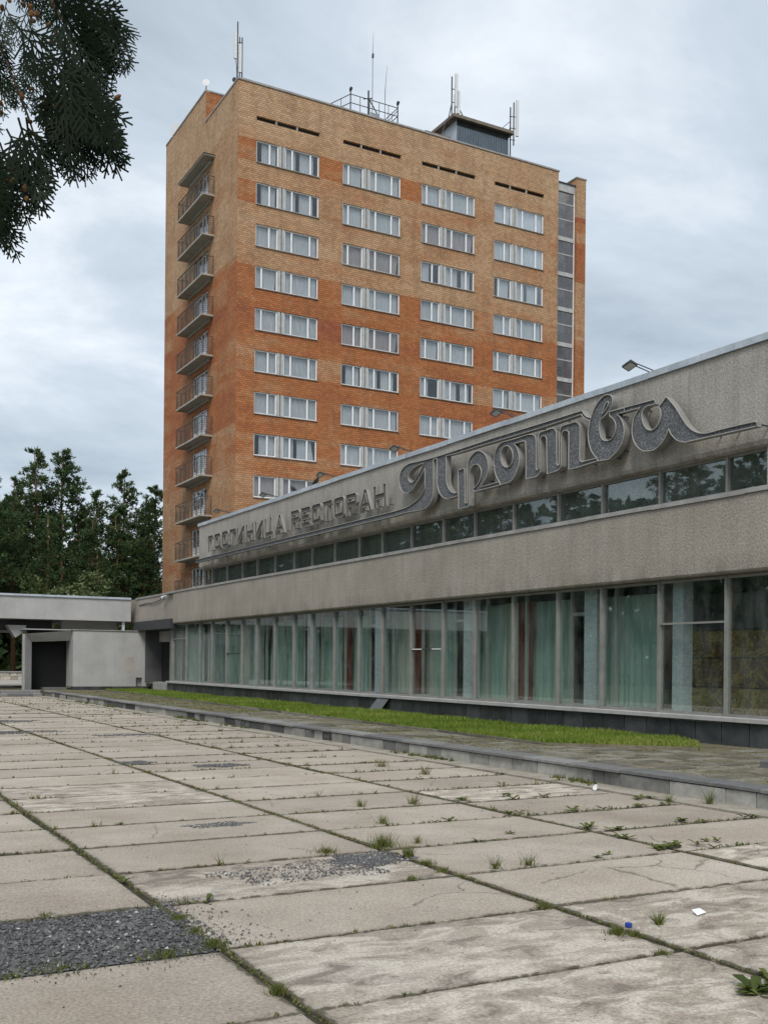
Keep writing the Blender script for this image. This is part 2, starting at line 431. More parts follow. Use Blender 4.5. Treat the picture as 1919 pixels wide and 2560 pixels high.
# ------------------------------------------------------------------ ground materials
def slab_mat(name, weather):
    m, nt, b = new_mat(name)
    p = pos(nt)
    oi = nt.nodes.new('ShaderNodeObjectInfo').outputs['Random']
    off = nd(nt, 'ShaderNodeCombineXYZ', {'Z': mth(nt, 'MULTIPLY', oi, 50.0)}).outputs[0]
    pv = nd(nt, 'ShaderNodeVectorMath', {0: p, 1: off}, operation='ADD').outputs[0]
    a = noise(nt, pv, .9, 7, .62)
    tc = nt.nodes.new('ShaderNodeTexCoord').outputs['Object']
    so = nd(nt, 'ShaderNodeSeparateXYZ', {0: tc})
    ex = mth(nt, 'SUBTRACT', 1.12, mth(nt, 'ABSOLUTE', so.outputs['X'])); ey = mth(nt, 'SUBTRACT', .565, mth(nt, 'ABSOLUTE', so.outputs['Y']))
    ed = mth(nt, 'MINIMUM', ex, ey)
    ed = mth(nt, 'SUBTRACT', ed, mth(nt, 'MULTIPLY', mth(nt, 'SUBTRACT', noise(nt, p, 9, 5, .7), .45), .12))
    col = ramp(nt, a, [(.28, (.325, .272, .218)), (.5, (.405, .348, .286)), (.72, (.475, .42, .355))])
    # grime blotches
    gb = ramp(nt, noise(nt, pv, 2.3, 8, .7), [(.5, 0.0), (.72, .45)])
    col = mix(nt, gb, col, (.30, .265, .23))
    if weather:
        # scaled-off crust: pale lime scabs over darker exposed aggregate
        sv = scl(nt, pv, (1.0, 1.7, 1))
        w = noise(nt, sv, 2.7, 9, .66, .7)
        col = mix(nt, ramp(nt, w, [(.37, .85), (.46, 0.0)]), col, (.2, .172, .143))
        col = mix(nt, ramp(nt, w, [(.5, 0.0), (.57, .8)]), col, (.575, .52, .44))
        h = ramp(nt, w, [(.37, 0.0), (.57, 1.0)])
    g = noise(nt, p, 55, 4, .8)
    col = mix(nt, 1.0, col, ramp(nt, g, [(.3, .58), (.7, 1.42)]), 'MULTIPLY')
    # dark pores
    vo = nd(nt, 'ShaderNodeTexVoronoi', {'Vector': p, 'Scale': 22.0}).outputs['Distance']
    gate = ramp(nt, noise(nt, p, 3.1, 3), [(.48, 0.0), (.62, 1.0)])
    col = mix(nt, mth(nt, 'MULTIPLY', ramp(nt, vo, [(.08, .85), (.2, 0.0)]), gate), col, (.12, .105, .09))
    col = mix(nt, 1.0, col, ramp(nt, oi, [(0, .9), (1, 1.08)]), 'MULTIPLY')
    # hairline cracks, and dirt packed along the slab edges
    dv = nd(nt, 'ShaderNodeVectorMath', {0: pv, 1: nd(nt, 'ShaderNodeVectorMath', {0: nd(nt, 'ShaderNodeTexNoise', {'Vector': p, 'Scale': 3.0, 'Detail': 5.0}).outputs['Color'], 1: (.35, .35, .0)}, operation='MULTIPLY').outputs[0]}, operation='ADD').outputs[0]
    ck = nd(nt, 'ShaderNodeTexVoronoi', {'Vector': dv, 'Scale': .75}, feature='DISTANCE_TO_EDGE').outputs['Distance']
    gk = ramp(nt, noise(nt, pv, .8, 2), [(.56, 0.0), (.62, 1.0)])
    col = mix(nt, mth(nt, 'MULTIPLY', ramp(nt, ck, [(.002, .7), (.007, 0.0)]), gk), col, (.09, .078, .062))
    col = mix(nt, ramp(nt, ed, [(-.015, .9), (.004, .5), (.022, .12), (.08, 0.0)]), col, (.085, .075, .052))
    setc(nt, b, col, .9, .2)
    hh = noise(nt, p, 45, 5, .65)
    if weather:
        hh = mth(nt, 'ADD', mth(nt, 'MULTIPLY', h, 1.3), mth(nt, 'MULTIPLY', hh, .6))
        bump(nt, b, hh, .5, .012)
    else:
        bump(nt, b, hh, .35, .008)
    return m
M['slab'] = slab_mat('paving_concrete', False)
M['slab_w'] = slab_mat('scaled_paving_concrete', True)
M['soil'] = surf('joint_soil', (.035, .032, .022), (.07, .062, .04), 2.5, 40, .4, .95, .6)
M['ground'] = surf('rough_ground', (.05, .062, .028), (.10, .105, .055), .12, 6, .4, .95, .4)
M['lawn'] = surf('lawn_soil', (.06, .085, .022), (.10, .125, .035), 1.1, 25, .35, .95, .5)
M['strip'] = surf('mortar_strip', (.24, .21, .165), (.42, .38, .32), 2.5, 30, .3, .9, .5)
def stone_ramp(name, cols, rough=.8, fine=.3):
    m, nt, b = new_mat(name)
    oi = nt.nodes.new('ShaderNodeObjectInfo').outputs['Random']
    n = len(cols)
    c = ramp(nt, oi, [(i / n, cols[i]) for i in range(n)], 'CONSTANT')
    p = pos(nt)
    g = ramp(nt, noise(nt, p, 6, 7, .7), [(.28, 1 - fine), (.72, 1 + fine)])
    c = mix(nt, 1.0, c, g, 'MULTIPLY')
    c = mix(nt, ramp(nt, noise(nt, p, 2.1, 5, .6), [(.58, 0.0), (.78, .5)]), c, (.36, .345, .31))
    setc(nt, b, c, rough, .3)
    bump(nt, b, noise(nt, p, 18, 6, .65), .5, .015)
    return m
M['kerb_stone'] = stone_ramp('kerb_stone', [(.20, .20, .185), (.30, .295, .275), (.05, .053, .055), (.25, .245, .225), (.38, .37, .34), (.085, .088, .088), (.15, .15, .143)])
M['coping'] = stone_ramp('coping_stone', [(.175, .173, .168), (.215, .212, .205), (.15, .15, .148), (.25, .245, .235)], .7, .25)
M['terrace_stone'] = stone_ramp('terrace_stone', [(.155, .14, .105), (.195, .18, .14), (.125, .116, .092), (.23, .215, .175), (.17, .15, .105)], .85, .35)
M['terrace'] = surf('terrace_bed', (.11, .10, .062), (.19, .17, .11), 1.6, 14, .5, .95, .5)
M['gravel_bed'] = surf('gravel_bed', (.06, .058, .056), (.115, .11, .104), 4, 60, .5, .95, .8)
M['gravel'] = stone_ramp('gravel_stone', [(.09, .092, .10)], .85, .5)
def gravel_mat():
    m, nt, b = new_mat('gravel_stones')
    at = nt.nodes.new('ShaderNodeAttribute'); at.attribute_name = 'tint'
    setc(nt, b, ramp(nt, at.outputs['Fac'], [(0, (.05, .05, .053)), (.6, (.135, .134, .136)), (.93, (.25, .24, .23)), (1, (.48, .46, .43))]), .85, .25)
    return m
M['gravel'] = gravel_mat()
def leaf_mat(name, stops, trans=.25, rough=.6):
    m, nt, b = new_mat(name)
    at = nt.nodes.new('ShaderNodeAttribute'); at.attribute_name = 'tint'
    col = ramp(nt, at.outputs['Fac'], stops)
    setc(nt, b, col, rough, .25)
    tr = nd(nt, 'ShaderNodeBsdfTranslucent', {'Color': col})
    mx = nd(nt, 'ShaderNodeMixShader', {0: trans, 1: b.outputs[0], 2: tr.outputs[0]})
    nt.links.new(mx.outputs[0], nt.nodes['Material Output'].inputs[0])
    return m
M['grass'] = leaf_mat('grass_blades', [(0, (.075, .135, .012)), (.5, (.17, .255, .03)), (.85, (.27, .33, .06)), (1, (.38, .34, .13))])
M['weed'] = leaf_mat('weed_leaves', [(0, (.05, .075, .016)), (.5, (.125, .15, .034)), (.8, (.20, .195, .06)), (1, (.30, .25, .12))])
M['pine'] = leaf_mat('pine_needles', [(0, (.03, .058, .022)), (.6, (.072, .122, .046)), (1, (.135, .18, .07))], .25)
M['bush'] = leaf_mat('bush_leaves', [(0, (.07, .10, .03)), (.6, (.15, .19, .07)), (1, (.34, .36, .24))], .3)
M['thuja'] = leaf_mat('thuja_scales', [(0, (.008, .015, .007)), (.6, (.016, .034, .013)), (1, (.04, .085, .035))], .2)
M['cone'] = plain('thuja_cone', (.15, .075, .028), .8, .2, 0, .3, 40)
M['bark'] = surf('pine_bark', (.13, .085, .055), (.24, .14, .08), 1.2, 14, .35, .95, .7)
M['thuja_bark'] = surf('thuja_bark', (.09, .06, .045), (.15, .10, .075), 2, 30, .3, .95, .6)

# ================================================================== GROUND
g = MB(); g.quad((-700, -700, -.09), (900, -700, -.09), (900, 900, -.09), (-700, 900, -.09))
tag(g.build('ground', M['ground']), kind='structure')

# ---------- plaza of long concrete slabs
XC = [-2.55, -.25, 2.05, 4.36, 6.65, 8.97]
YR = [4.40 + 1.168 * k for k in range(-3, 38)]
g = MB(); g.box(-2.7, 9.45, -6, 48.2, -.085, -.022)
plaza = tag(g.build('plaza', M['soil']), kind='structure')
def slab_skip(i, k):
    return i == 1 and k == 4      # the missing slab that was filled with gravel
for i in range(5):
    for k in range(len(YR) - 1):
        if slab_skip(i, k): continue
        x0, x1, y0, y1 = XC[i] + .022, XC[i + 1] - .022, YR[k] + .02, YR[k + 1] - .02
        sh = random.uniform(-.035, .035)
        g = MB(((x0 + x1) / 2, (y0 + y1) / 2, 0))
        wear = (i >= 2 and k <= 4 and not (i == 2 and k == 4)) or (i == 2 and k == 5) or random.random() < .1
        if i == 3 and k in (3, 4): wear = (k == 4 and False) or k == 3
        dz = random.uniform(-.007, .007)
        g.cbox(x0 + sh * .5, x1 + sh * .5, y0, y1, -.022 + .0005, 0.0 + dz, .008, .012)
        g.build('paving_slab', M['slab_w'] if wear else M['slab'], plaza)
# gravel bed in the missing slab
g = MB(); g.box(-.22, 2.03, 5.585, 6.72, -.0215, -.012)
g.build('gravel_bed', M['gravel_bed'], plaza)
# pale mortar strip at the foot of the kerb
g = MB(); g.box(9.0, 9.45, -6, 48.1, -.0215, .004)
g.build('mortar_strip', M['strip'], plaza)

# ---------- gravel
def stones(name, pts, label):
    g = MB()
    for (x, y, z, s) in pts:
        a, b, c = (s * random.uniform(.6, 1.3) for _ in range(3))
        t = random.uniform(0, 6.28); ct, st = math.cos(t), math.sin(t)
        vs = [(x + a * ct, y + a * st, z), (x - b * st, y + b * ct, z + s * .1), (x - a * ct, y - a * st, z - s * .1), (x + b * st, y - b * ct, z),
              (x + s * .2, y, z + c * .75), (x, y, z - c * .5)]
        fs = [(0, 1, 4), (1, 2, 4), (2, 3, 4), (3, 0, 4), (1, 0, 5), (2, 1, 5), (3, 2, 5), (0, 3, 5)]
        g.add(vs, fs, min(1, max(0, random.gauss(.42, .25))))
    o = g.build(name, M['gravel'], None, False, True)
    return tag(o, label, 'gravel', kind='stuff')
def gpt(cx, cy, sx, sy, n, s0, s1, z=.004):
    return [(random.gauss(cx, sx), random.gauss(cy, sy), z, random.uniform(s0, s1)) for _ in range(n)]
def upt(x0, x1, y0, y1, n, s0, s1, z=-.006):
    return [(random.uniform(x0, x1), random.uniform(y0, y1), z, random.uniform(s0, s1) * (1 if random.random() < .93 else 1.6)) for _ in range(n)]
stones('gravel', upt(-.2, 2.06, 5.58, 6.74, 7500, .007, .016) + upt(1.8, 2.16, 5.62, 6.80, 500, .006, .014, 0) + [(random.uniform(.5, 2.0), 5.58 - abs(random.gauss(0, .1)), .003, random.uniform(.003, .009)) for _ in range(160)] + [(2.1 + abs(random.gauss(0, .18)), random.uniform(5.6, 6.9), .003, random.uniform(.003, .01)) for _ in range(220)]
       + [(random.uniform(.4, 2.2), 6.74 + abs(random.gauss(0, .22)), .003, random.uniform(.003, .009)) for _ in range(420)],
       'dark gravel filling the gap of a missing slab at lower left')
def patch(cx, cy, rx, ry, n, s0, s1):
    out = []
    while len(out) < n:
        a, q = random.uniform(0, 6.28), math.sqrt(random.random())
        q *= .8 + .35 * math.sin(a * 3 + cx * 7) * math.cos(a * 2 + 1)
        out.append((cx + rx * q * math.cos(a), cy + ry * q * math.sin(a), .003, random.uniform(s0, s1)))
    return out
stones('gravel', patch(4.02, 7.62, .42, .32, 1500, .006, .013) + patch(3.55, 7.35, .9, .42, 1100, .004, .011), 'grey gravel scattered over the broken slab in mid foreground')
stones('gravel', patch(3.62, 9.8, .42, .18, 900, .006, .012), 'small dark gravel patch on a slab beyond the broken one')
stones('gravel', patch(4.6, 16.3, .35, .32, 700, .008, .016) + patch(5.6, 15.4, .5, .3, 700, .008, .016), 'gravel worn into slabs in the middle of the square')
stones('gravel', patch(4.1, 24.2, 1.2, .5, 1000, .012, .022) + patch(4.4, 28.5, 1.5, .6, 900, .012, .024) + patch(6.2, 22.5, .9, .35, 500, .01, .02), 'long dark gravel patches at the far left of the square')
stones('gravel', upt(.4, 9, 4, 11, 330, .003, .009, .003) + upt(1, 9, 11, 30, 260, .005, .012, .004), 'loose grit strewn over the paving slabs')

# ---------- kerb wall: facing stones under a thin coping
KX = 9.43
kerb = tag(empty('kerb_wall', (KX, 7, 0)), 'low kerb wall of grey facing stones with coping along the square', 'kerb')
g = MB(); g.box(KX + .06, KX + .5, -6, 48.2, -.02, .185); g.build('core', M['grout'], kerb)
y = 5.2
while y < 48.1:
    L = random.choice([.22, .28, .34, .45, .5, .62, .8, .9]) * (1 if y < 20 else 1.25)
    y1 = min(y + L, 48.15)
    g = MB((KX, y, 0))
    p = random.uniform(0, .018)
    g.cbox(KX - p, KX + .1, y + .008, y1 - .008, -.01, .172, .008, .006)
    g.build('facing_stone', M['kerb_stone'], kerb)
    y = y1
y = 5.0
while y < 48.1:
    L = random.uniform(.8, 1.5)
    y1 = min(y + L, 48.25)
    g = MB((KX, y, 0))
    dx = random.uniform(-.02, .015)
    g.cbox(KX - .045 + dx, KX + .36, y + .005, y1 - .005, .186, .228 + random.uniform(-.005, .006), .008, .008)
    g.build('coping_slab', M['coping'], kerb)
    y = y1
# steps at the far end of the square
st = tag(empty('stone_steps', (5, 48.4, 0)), 'two low stone steps at the far left end of the square', 'steps')
for k, (ya, yb, za, zb) in enumerate(((48.25, 48.75, -.02, .1), (48.75, 50.2, -.02, .21))):
    x = -3.0
    while x < 9.2:
        x1 = min(x + random.uniform(1.0, 1.6), 9.35)
        g = MB((x, ya, 0)); g.cbox(x + .005, x1 - .005, ya + .004, yb, za, zb, .012, .008)
        g.build('step_stone', M['coping'], st); x = x1

# ---------- terrace
g = MB(); g.box(KX + .5, 15.2, -6, 51.5, -.02, .198); g.box(KX + .2, KX + .5, 48.3, 51.5, -.02, .198); g.box(-3, KX + .2, 50.25, 76, -.02, .19)
terrace = tag(g.build('terrace', M['terrace']), kind='structure')
n_st = 0
y = 6.5
LAWN = [(12.95, 12.75), (11.2, 14.6), (11.35, 20), (11.6, 30), (11.95, 40), (12.2, 48.6), (14.1, 49.4), (14.12, 14.0)]
def lawn_front(yy):
    pts = LAWN[:6]
    if yy < 12.75: return 99
    for a, b in zip(pts, pts[1:]):
        if min(a[1], b[1]) <= yy <= max(a[1], b[1]):
            t = (yy - a[1]) / (b[1] - a[1]); return a[0] + t * (b[0] - a[0])
    return 99
while y < 30 and n_st < 300:
    dy = random.uniform(.24, .36) * (1 if y < 16 else 1.5)
    x = KX + .37
    lim = min(14.24, lawn_front(y + dy) - .06, lawn_front(y) - .06)
    while x < lim - .12 and n_st < 300:
        x1 = min(x + random.uniform(.3, .62) * (1 if y < 16 else 1.3), lim)
        if lim - x1 < .15: x1 = lim
        if random.random() > .06:
            g = MB((x, y, .2))
            gp = random.uniform(.012, .03)
            g.cbox(x + gp, x1 - gp, y + gp, y + dy - gp, .1985, .214 + random.uniform(-.005, .006), .006, .02)
            g.build('paving_stone', M['terrace_stone'], terrace); n_st += 1
        x = x1
    y += dy

# ---------- lawn
bd = MB()
n = len(LAWN)
bd.add([(x, y, .199) for x, y in LAWN] + [(x, y, .232) for x, y in LAWN], [tuple(range(n, 2 * n))] + [(i, (i + 1) % n, n + (i + 1) % n, n + i) for i in range(n)])
tag(bd.build('lawn', M['lawn']), kind='structure')
eb = tag(empty('lawn_edging', (11.3, 20, .2)), 'thin dark stone edging between lawn strip and terrace paving', 'edging')
for a, b in zip(LAWN[:6], LAWN[1:6]):
    L = math.dist(a, b); m_ = max(1, int(L / 1.6))
    for i in range(m_):
        p0 = [a[j] + (b[j] - a[j]) * i / m_ for j in (0, 1)]; p1 = [a[j] + (b[j] - a[j]) * (i + .985) / m_ for j in (0, 1)]
        g = MB((p0[0], p0[1], .2)); g.bar((p0[0] - .03, p0[1], .225), (p1[0] - .03, p1[1], .225 + random.uniform(-.006, .006)), .05, .07)
        g.build('edging_stone', M['terrace_stone'], eb)
def inside(px, py):
    c = False
    for i in range(n):
        (x1, y1), (x2, y2) = LAWN[i], LAWN[(i + 1) % n]
        if (y1 > py) != (y2 > py) and px < (x2 - x1) * (py - y1) / (y2 - y1) + x1: c = not c
    return c
def blade(g, x, y, z, h, w, lean, tint):
    t = random.uniform(0, 6.28)
    dx, dy = math.cos(t) * w, math.sin(t) * w
    lx, ly = random.gauss(0, lean) * h, random.gauss(0, lean) * h
    g.add([(x - dx, y - dy, z), (x + dx, y + dy, z), (x + lx, y + ly, z + h)], [(0, 1, 2)], tint)
def fbm(x, y):
    return (math.sin(x * 1.7 + y * .9) + math.sin(x * .6 - y * 2.3 + 1) + math.sin(x * 3.1 + y * 3.7 + 2) * .5 + math.sin(y * .45 + 4)) / 3.5
gr = MB(); cnt = 0
while cnt < 80000:
    y = 12.6 + 36.8 * random.random() ** 1.7
    x = random.uniform(11.1, 14.12)
    if not inside(x, y): continue
    f = fbm(x * 1.5, y * 1.5)
    tint = min(1, max(0, .42 + .36 * f + random.gauss(0, .2)))
    if random.random() < .05: tint = random.uniform(.85, 1)
    edge = y < 14.2
    if edge and random.random() < .35: tint = random.uniform(.85, 1)
    h = random.uniform(.045, .11) * (1 + .4 * f) * (.7 if edge else 1)
    blade(gr, x, y, .228, h, .007 + y * .00025, .45, tint); cnt += 1
tag(gr.build('grass', M['grass'], None, False, True), 'bright green grass strip below the restaurant windows', 'grass', kind='stuff')

# ---------- weeds and dry grass in the joints
wd = MB()
def clump(x, y, r, nb, h, z=.0, tb=.45, w=.006):
    for _ in range(nb):
        a, q = random.uniform(0, 6.28), abs(random.gauss(0, .5)) * r
        blade(wd, x + q * math.cos(a), y + q * math.sin(a), z, h * random.uniform(.4, 1.2), w, .5, min(1, max(0, random.gauss(tb, .2))))
def leafy(g, x, y, z, n_, L, tb=.35):
    """rosette of broad toothed leaves"""
    for _ in range(n_):
        t = random.uniform(0, 6.28); l = L * random.uniform(.5, 1.1); up = random.uniform(.15, .8)
        ct, st_ = math.cos(t), math.sin(t); w = l * random.uniform(.14, .24)
        P = lambda s_, o_, zz: (x + ct * s_ * l - st_ * o_, y + st_ * s_ * l + ct * o_, z + zz * l)
        vs = [P(0, 0, 0), P(.35, w * .8, up * .35), P(.35, -w * .8, up * .35), P(.7, w, up * .55), P(.7, -w, up * .55), P(1, 0, up * .5), P(.35, 0, up * .28), P(.7, 0, up * .48)]
        g.add(vs, [(0, 6, 1), (0, 2, 6), (1, 6, 7, 3), (6, 2, 4, 7), (3, 7, 5), (7, 4, 5)], min(1, max(0, random.gauss(tb, .18))))
for X in XC[1:5]:                                   # joints that run towards the tower: mossy, dense
    y = 2.5
    while y < 46:
        f = fbm(X * 3, y * 2.2)
        dens = 1.0 if X < 5 else .8
        if random.random() < .55 + .4 * f + .25:
            clump(X + random.gauss(0, .009), y, .026, int(5 * dens), random.uniform(.008, .025), 0, .62, .006 + y * .0003)
        if random.random() < .02:
            clump(X, y, .05, 12, random.uniform(.04, .09), 0, .5, .003 + y * .0003)
        if random.random() < .03 and y > 6: leafy(wd, X, y, .003, 5, random.uniform(.04, .09))
        y += .035 + y * .0012
for k in range(len(YR) - 1):                        # cross joints: patchy
    y = YR[k]
    x = -.2 if y > 8 else .4
    while x < 8.95:
        f = fbm(x * 1.3 + k, y * 3 + k * 1.7)
        if y < 6 and x > 2.3: f -= .75
        more = .25 if x > 6.6 else 0
        if random.random() < .30 + .55 * f + more:
            clump(x, y + random.gauss(0, .008), .03, 6, random.uniform(.01, .035), 0, .55, .005 + y * .0003)
            if random.random() < .05 + more * .2: clump(x, y, .06, 9, random.uniform(.03, .10), 0, .62, .0028 + y * .00025)
            if random.random() < .03 + more * .55 and y > 6: leafy(wd, x, y, .003, 6, random.uniform(.05, .11))
        x += .05 + y * .0012
for _ in range(620):                                # foot of the kerb
    y = 7 + 40 * random.random() ** 1.6; x = KX - .06 - abs(random.gauss(0, .12))
    if fbm(y * .9, 3.3) < -.1: continue
    if random.random() < .25 and y < 30: leafy(wd, x, y, .005, 6, random.uniform(.05, .12))
    clump(x, y, .06, 12, random.uniform(.02, .08), 0, .5, .005 + y * .0003)
for (x, y, nb, h, r) in [(4.42, 8.04, 260, .13, .14), (4.39, 7.54, 120, .12, .06), (4.36, 7.2, 110, .05, .10), (4.33, 6.9, 90, .045, .08), (3.97, 6.75, 70, .035, .08), (3.86, 8.0, 150, .06, .14),
                         (4.75, 6.81, 45, .12, .05), (5.07, 6.81, 60, .12, .08), (4.79, 8.07, 60, .08, .05), (5.09, 9.24, 70, .09, .08), (5.46, 10.43, 60, .1, .08), (6.1, 10.36, 70, .13, .08), (7.85, 14.3, 70, .14, .12),
                         (7.87, 13.05, 70, .14, .1), (4.27, 5.57, 130, .045, .07), (4.26, 4.84, 230, .045, .08), (4.32, 4.75, 120, .035, .05), (4.64, 4.89, 90, .085, .03), (4.19, 4.38, 80, .03, .06), (2.05, 5.67, 200, .045, .09), (2.02, 4.71, 140, .05, .06), (2.07, 6.36, 120, .03, .09), (2.06, 6.0, 120, .03, .1),
                         (1.34, 6.78, 60, .03, .08), (1.74, 5.6, 180, .03, .2), (1.2, 5.58, 140, .025, .25), (.95, 5.57, 80, .02, .12), (9.2, 8.9, 60, .22, .04), (8.95, 9.3, 60, .1, .06)]:
    clump(x, y, r, nb, h, 0, .5, .0035)
for (x, y, nl, L) in [(6.68, 6.92, 34, .13), (6.5, 6.88, 24, .1), (6.85, 6.95, 20, .1), (6.0, 6.86, 14, .08), (5.75, 6.85, 14, .07), (7.3, 7.0, 16, .08), (4.2, 3.7, 26, .13), (4.05, 3.62, 22, .12), (4.3, 3.8, 14, .09), (6.77, 10.38, 22, .11),
                      (7.58, 10.53, 18, .1), (5.8, 8.1, 14, .08), (7.9, 8.0, 22, .11), (8.3, 9.1, 20, .11), (7.4, 9.15, 22, .11), (6.7, 9.2, 22, .1), (6.72, 8.1, 30, .11), (8.7, 7.95, 22, .1), (8.85, 9.6, 26, .12), (6.66, 7.5, 22, .1)]:
    for _ in range(max(1, nl // 8)):
        leafy(wd, x + random.gauss(0, .06), y + random.gauss(0, .02), .003, 8, L, .4)
# straw and moss between the terrace stones
for _ in range(11000):
    y = 6.6 + 41 * random.random() ** 1.9
    x = random.uniform(KX + .38, min(14.2, lawn_front(y) - .03))
    if fbm(x * 2, y * 1.3) < -.25: continue
    blade(wd, x, y, .205, random.uniform(.012, .035), .008 + y * .0003, 1.6, random.uniform(.45, 1))
tag(wd.build('joint_weeds', M['weed'], None, False, True), 'weeds, moss and dry grass growing from the paving joints', 'weeds', kind='stuff')
# ================================================================== RESTAURANT
XP, XG, XB = 14.32, 14.42, 14.17       # plinth face, glass, band/fascia face
rest = tag(empty('restaurant_building', (XP, 12, 0)), 'low concrete restaurant building with long glass front and sign fascia', 'building')
MUL = [45.48, 43.61, 41.9, 40.44, 38.76, 37.13, 35.67, 34.03, 32.4, 30.98, 29.33, 27.7, 26.28, 24.65, 23.03, 21.58, 19.98, 18.33, 16.89, 15.23, 13.55, 12.15, 10.48, 8.8]
YE, YS = 45.6, 8.5
# plinth
g = MB(); g.box(XP + .03, XP + .4, YS, YE + 2.8, .0, .62); g.build('plinth', M['grout'], rest)
plinth = rest.children[-1]
y = YS; k = 0
while y < YE + .4:
    y1 = min(y + .635, YE + .5)
    g = MB((XP, y, .2)); pr = random.uniform(0, .006)
    if not (26.2 < y + .3 < 26.5):
        g.cbox(XP - pr, XP + .028, y + .012, y1 - .012, .19, .598 - (random.uniform(.0, .02) if random.random() < .25 else 0), .004, .003)
        g.build('plinth_tile', M['plinth'], plinth)
    y = y1
g = MB()
y = YS
while y < YE + .5:
    y1 = min(y + 4.71, YE + .5)
    g2 = MB((XP, y, .6)); g2.cbox(XP - .085, XG + .2, y + .004, y1 - .004, .621, .70, .012, .003)
    g2.build('window_sill', M['sill_conc'], rest); y = y1
# loose tile leaning on the plinth
g = MB()
a0, a1 = Vector((14.06, 26.5, .235)), Vector((14.08, 25.85, .235))
t0, t1 = Vector((14.27, 26.28, .62)), Vector((14.27, 25.66, .60)); th = Vector((.03, 0, .012))
g.add([a0, a1, t1, t0, a0 + th, a1 + th, t1 + th, t0 + th], [(3, 2, 1, 0), (4, 5, 6, 7), (0, 1, 5, 4), (1, 2, 6, 5), (2, 3, 7, 6), (3, 0, 4, 7)])
tag(g.build('loose_tile', plain('loose_tile_back', (.13, .135, .14), .7, .3)), 'loose grey stone tile leaning against the plinth above the grass', 'tile')

# ground-floor glazing: one window per bay
ZS, ZT = .70, 3.21
def xglaz(parent, y0, y1, z0, z1, mat, name='pane', x=XG):
    g = MB((x, y0, z0)); g.box(x - .005, x + .005, y0, y1, z0, z1); return g.build(name, mat, parent)
for i in range(len(MUL) - 1):
    yl, yr = MUL[i], MUL[i + 1]
    fm = MB((XG, yl, ZS))
    wide = .042 if i % 3 else .058
    fm.box(XG - .07, XG + .05, yl - wide / 2, yl + wide / 2, ZS, ZT)
    fm.box(XG - .085, XG - .0705, yl - wide * .22, yl + wide * .22, ZS + .001, ZT)
    fm.box(XG - .05, XG + .04, yr + wide / 2 + .001, yl - wide / 2 - .001, ZS, ZS + .05)
    fm.box(XG - .05, XG + .04, yr + wide / 2 + .001, yl - wide / 2 - .001, ZT - .05, ZT)
    tr = {19: 2.39, 13: 1.97, 4: 1.90, 0: 2.56, 20: None}.get(i)
    win = None
    win = fm.build('window', M['frame'], rest)
    a, b = yr + wide / 2 + .002, yl - wide / 2 - .002
    if tr:
        t = MB((XG, yl, tr)); t.box(XG - .045, XG + .035, a, b, tr - .018, tr + .018)
        t.build('transom', M['darkmetal'] if i in (4, 13) else M['frame'], win)
        if i == 13:
            for q in (a, b - .55):
                t = MB((XG, q, tr)); t.box(XG - .06, XG - .0455, q, q + .5, tr - .012, tr + .012); t.build('tape_strip', M['white_frame'], win)
        xglaz(win, a, b, ZS + .051, tr - .019, M['glass']); xglaz(win, a, b, tr + .019, ZT - .051, M['glass'])
    else:
        xglaz(win, a, b, ZS + .051, ZT - .051, M['glass'])
    # inner sash behind
    if i < 19:
        q = MB((XG + .35, yl, ZS)); xi = XG + .35
        q.box(xi - .03, xi + .03, yl - .035, yl + .035, ZS, ZT)
        q.box(xi - .025, xi + .025, yr + .036, yl - .036, ZS, ZS + .06)
        if i % 3 == 2 and i > 1:
            q.box(xi - .03, xi + .03, yl - .55, yl - .036, 2.66, 2.73)
            q.box(xi - .03, xi + .03, yl - .59, yl - .551, ZS + .061, ZT)
        q.build('inner_sash', M['inner_frame'], win)
# marble columns
for kx in range(-1, 7):
    yc = 17.58 + 4.71 * kx
    hw = .2
    if kx == -1: yc, hw = 15.02, .14
    col = MB((14.9, yc, .6)); col.box(14.70, 14.88, yc - hw + .04, yc + hw - .04, .5, 3.25)
    co = col.build('column', M['grout'], rest)
    zz = .62
    for hgt in (.62, .62, .62, .6, .18):
        s = MB((14.9, yc, zz)); s.cbox(14.655, 14.90, yc - hw, yc + hw, zz + .001, zz + hgt - .001, .003, .0)
        s.build('marble_slab', M['marble'], co); zz += hgt
# interior
g = MB()
g.box(14.5, 30, 7, 50, .5, .55)
g.build('floor', M['floor_in'], rest)
g = MB(); g.box(19.5, 19.6, 7, 50, .55, 3.3); g.box(14.5, 30, 7, 50, 3.3, 3.36); g.box(14.46, 19.5, 50.0, 50.1, .55, 3.3)
g.build('interior_wall', M['room'], rest)
# upper interior behind the clerestory
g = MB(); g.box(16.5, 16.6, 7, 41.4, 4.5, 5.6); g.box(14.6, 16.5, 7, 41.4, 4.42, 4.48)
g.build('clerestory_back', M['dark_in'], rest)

# concrete band: proud front with rounded foot, set back by the entrance
def profile_run(name, prof, ya, yb, mat, parent, seg=24):
    """extrude an (x, z) outline along Y; ends capped"""
    g = MB((prof[0][0], ya, prof[0][1])); m_ = len(prof)
    ys = [ya + (yb - ya) * i / seg for i in range(seg + 1)]
    vs = [(x, y_, z) for y_ in ys for x, z in prof]
    fs = []
    for i in range(seg):
        for k_ in range(m_):
            k2 = (k_ + 1) % m_
            fs.append((i * m_ + k_, (i + 1) * m_ + k_, (i + 1) * m_ + k2, i * m_ + k2))
    fs.append(tuple(range(m_))); fs.append(tuple(seg * m_ + k_ for k_ in range(m_))[::-1])
    g.add(vs, fs)
    return g.build(name, mat, parent)
bp = [(XB + .02, 3.24), (XB - .0, 3.27), (XB, 4.56), (XB + .03, 4.6), (14.75, 4.62), (14.75, 3.22), (XB + .05, 3.22)]
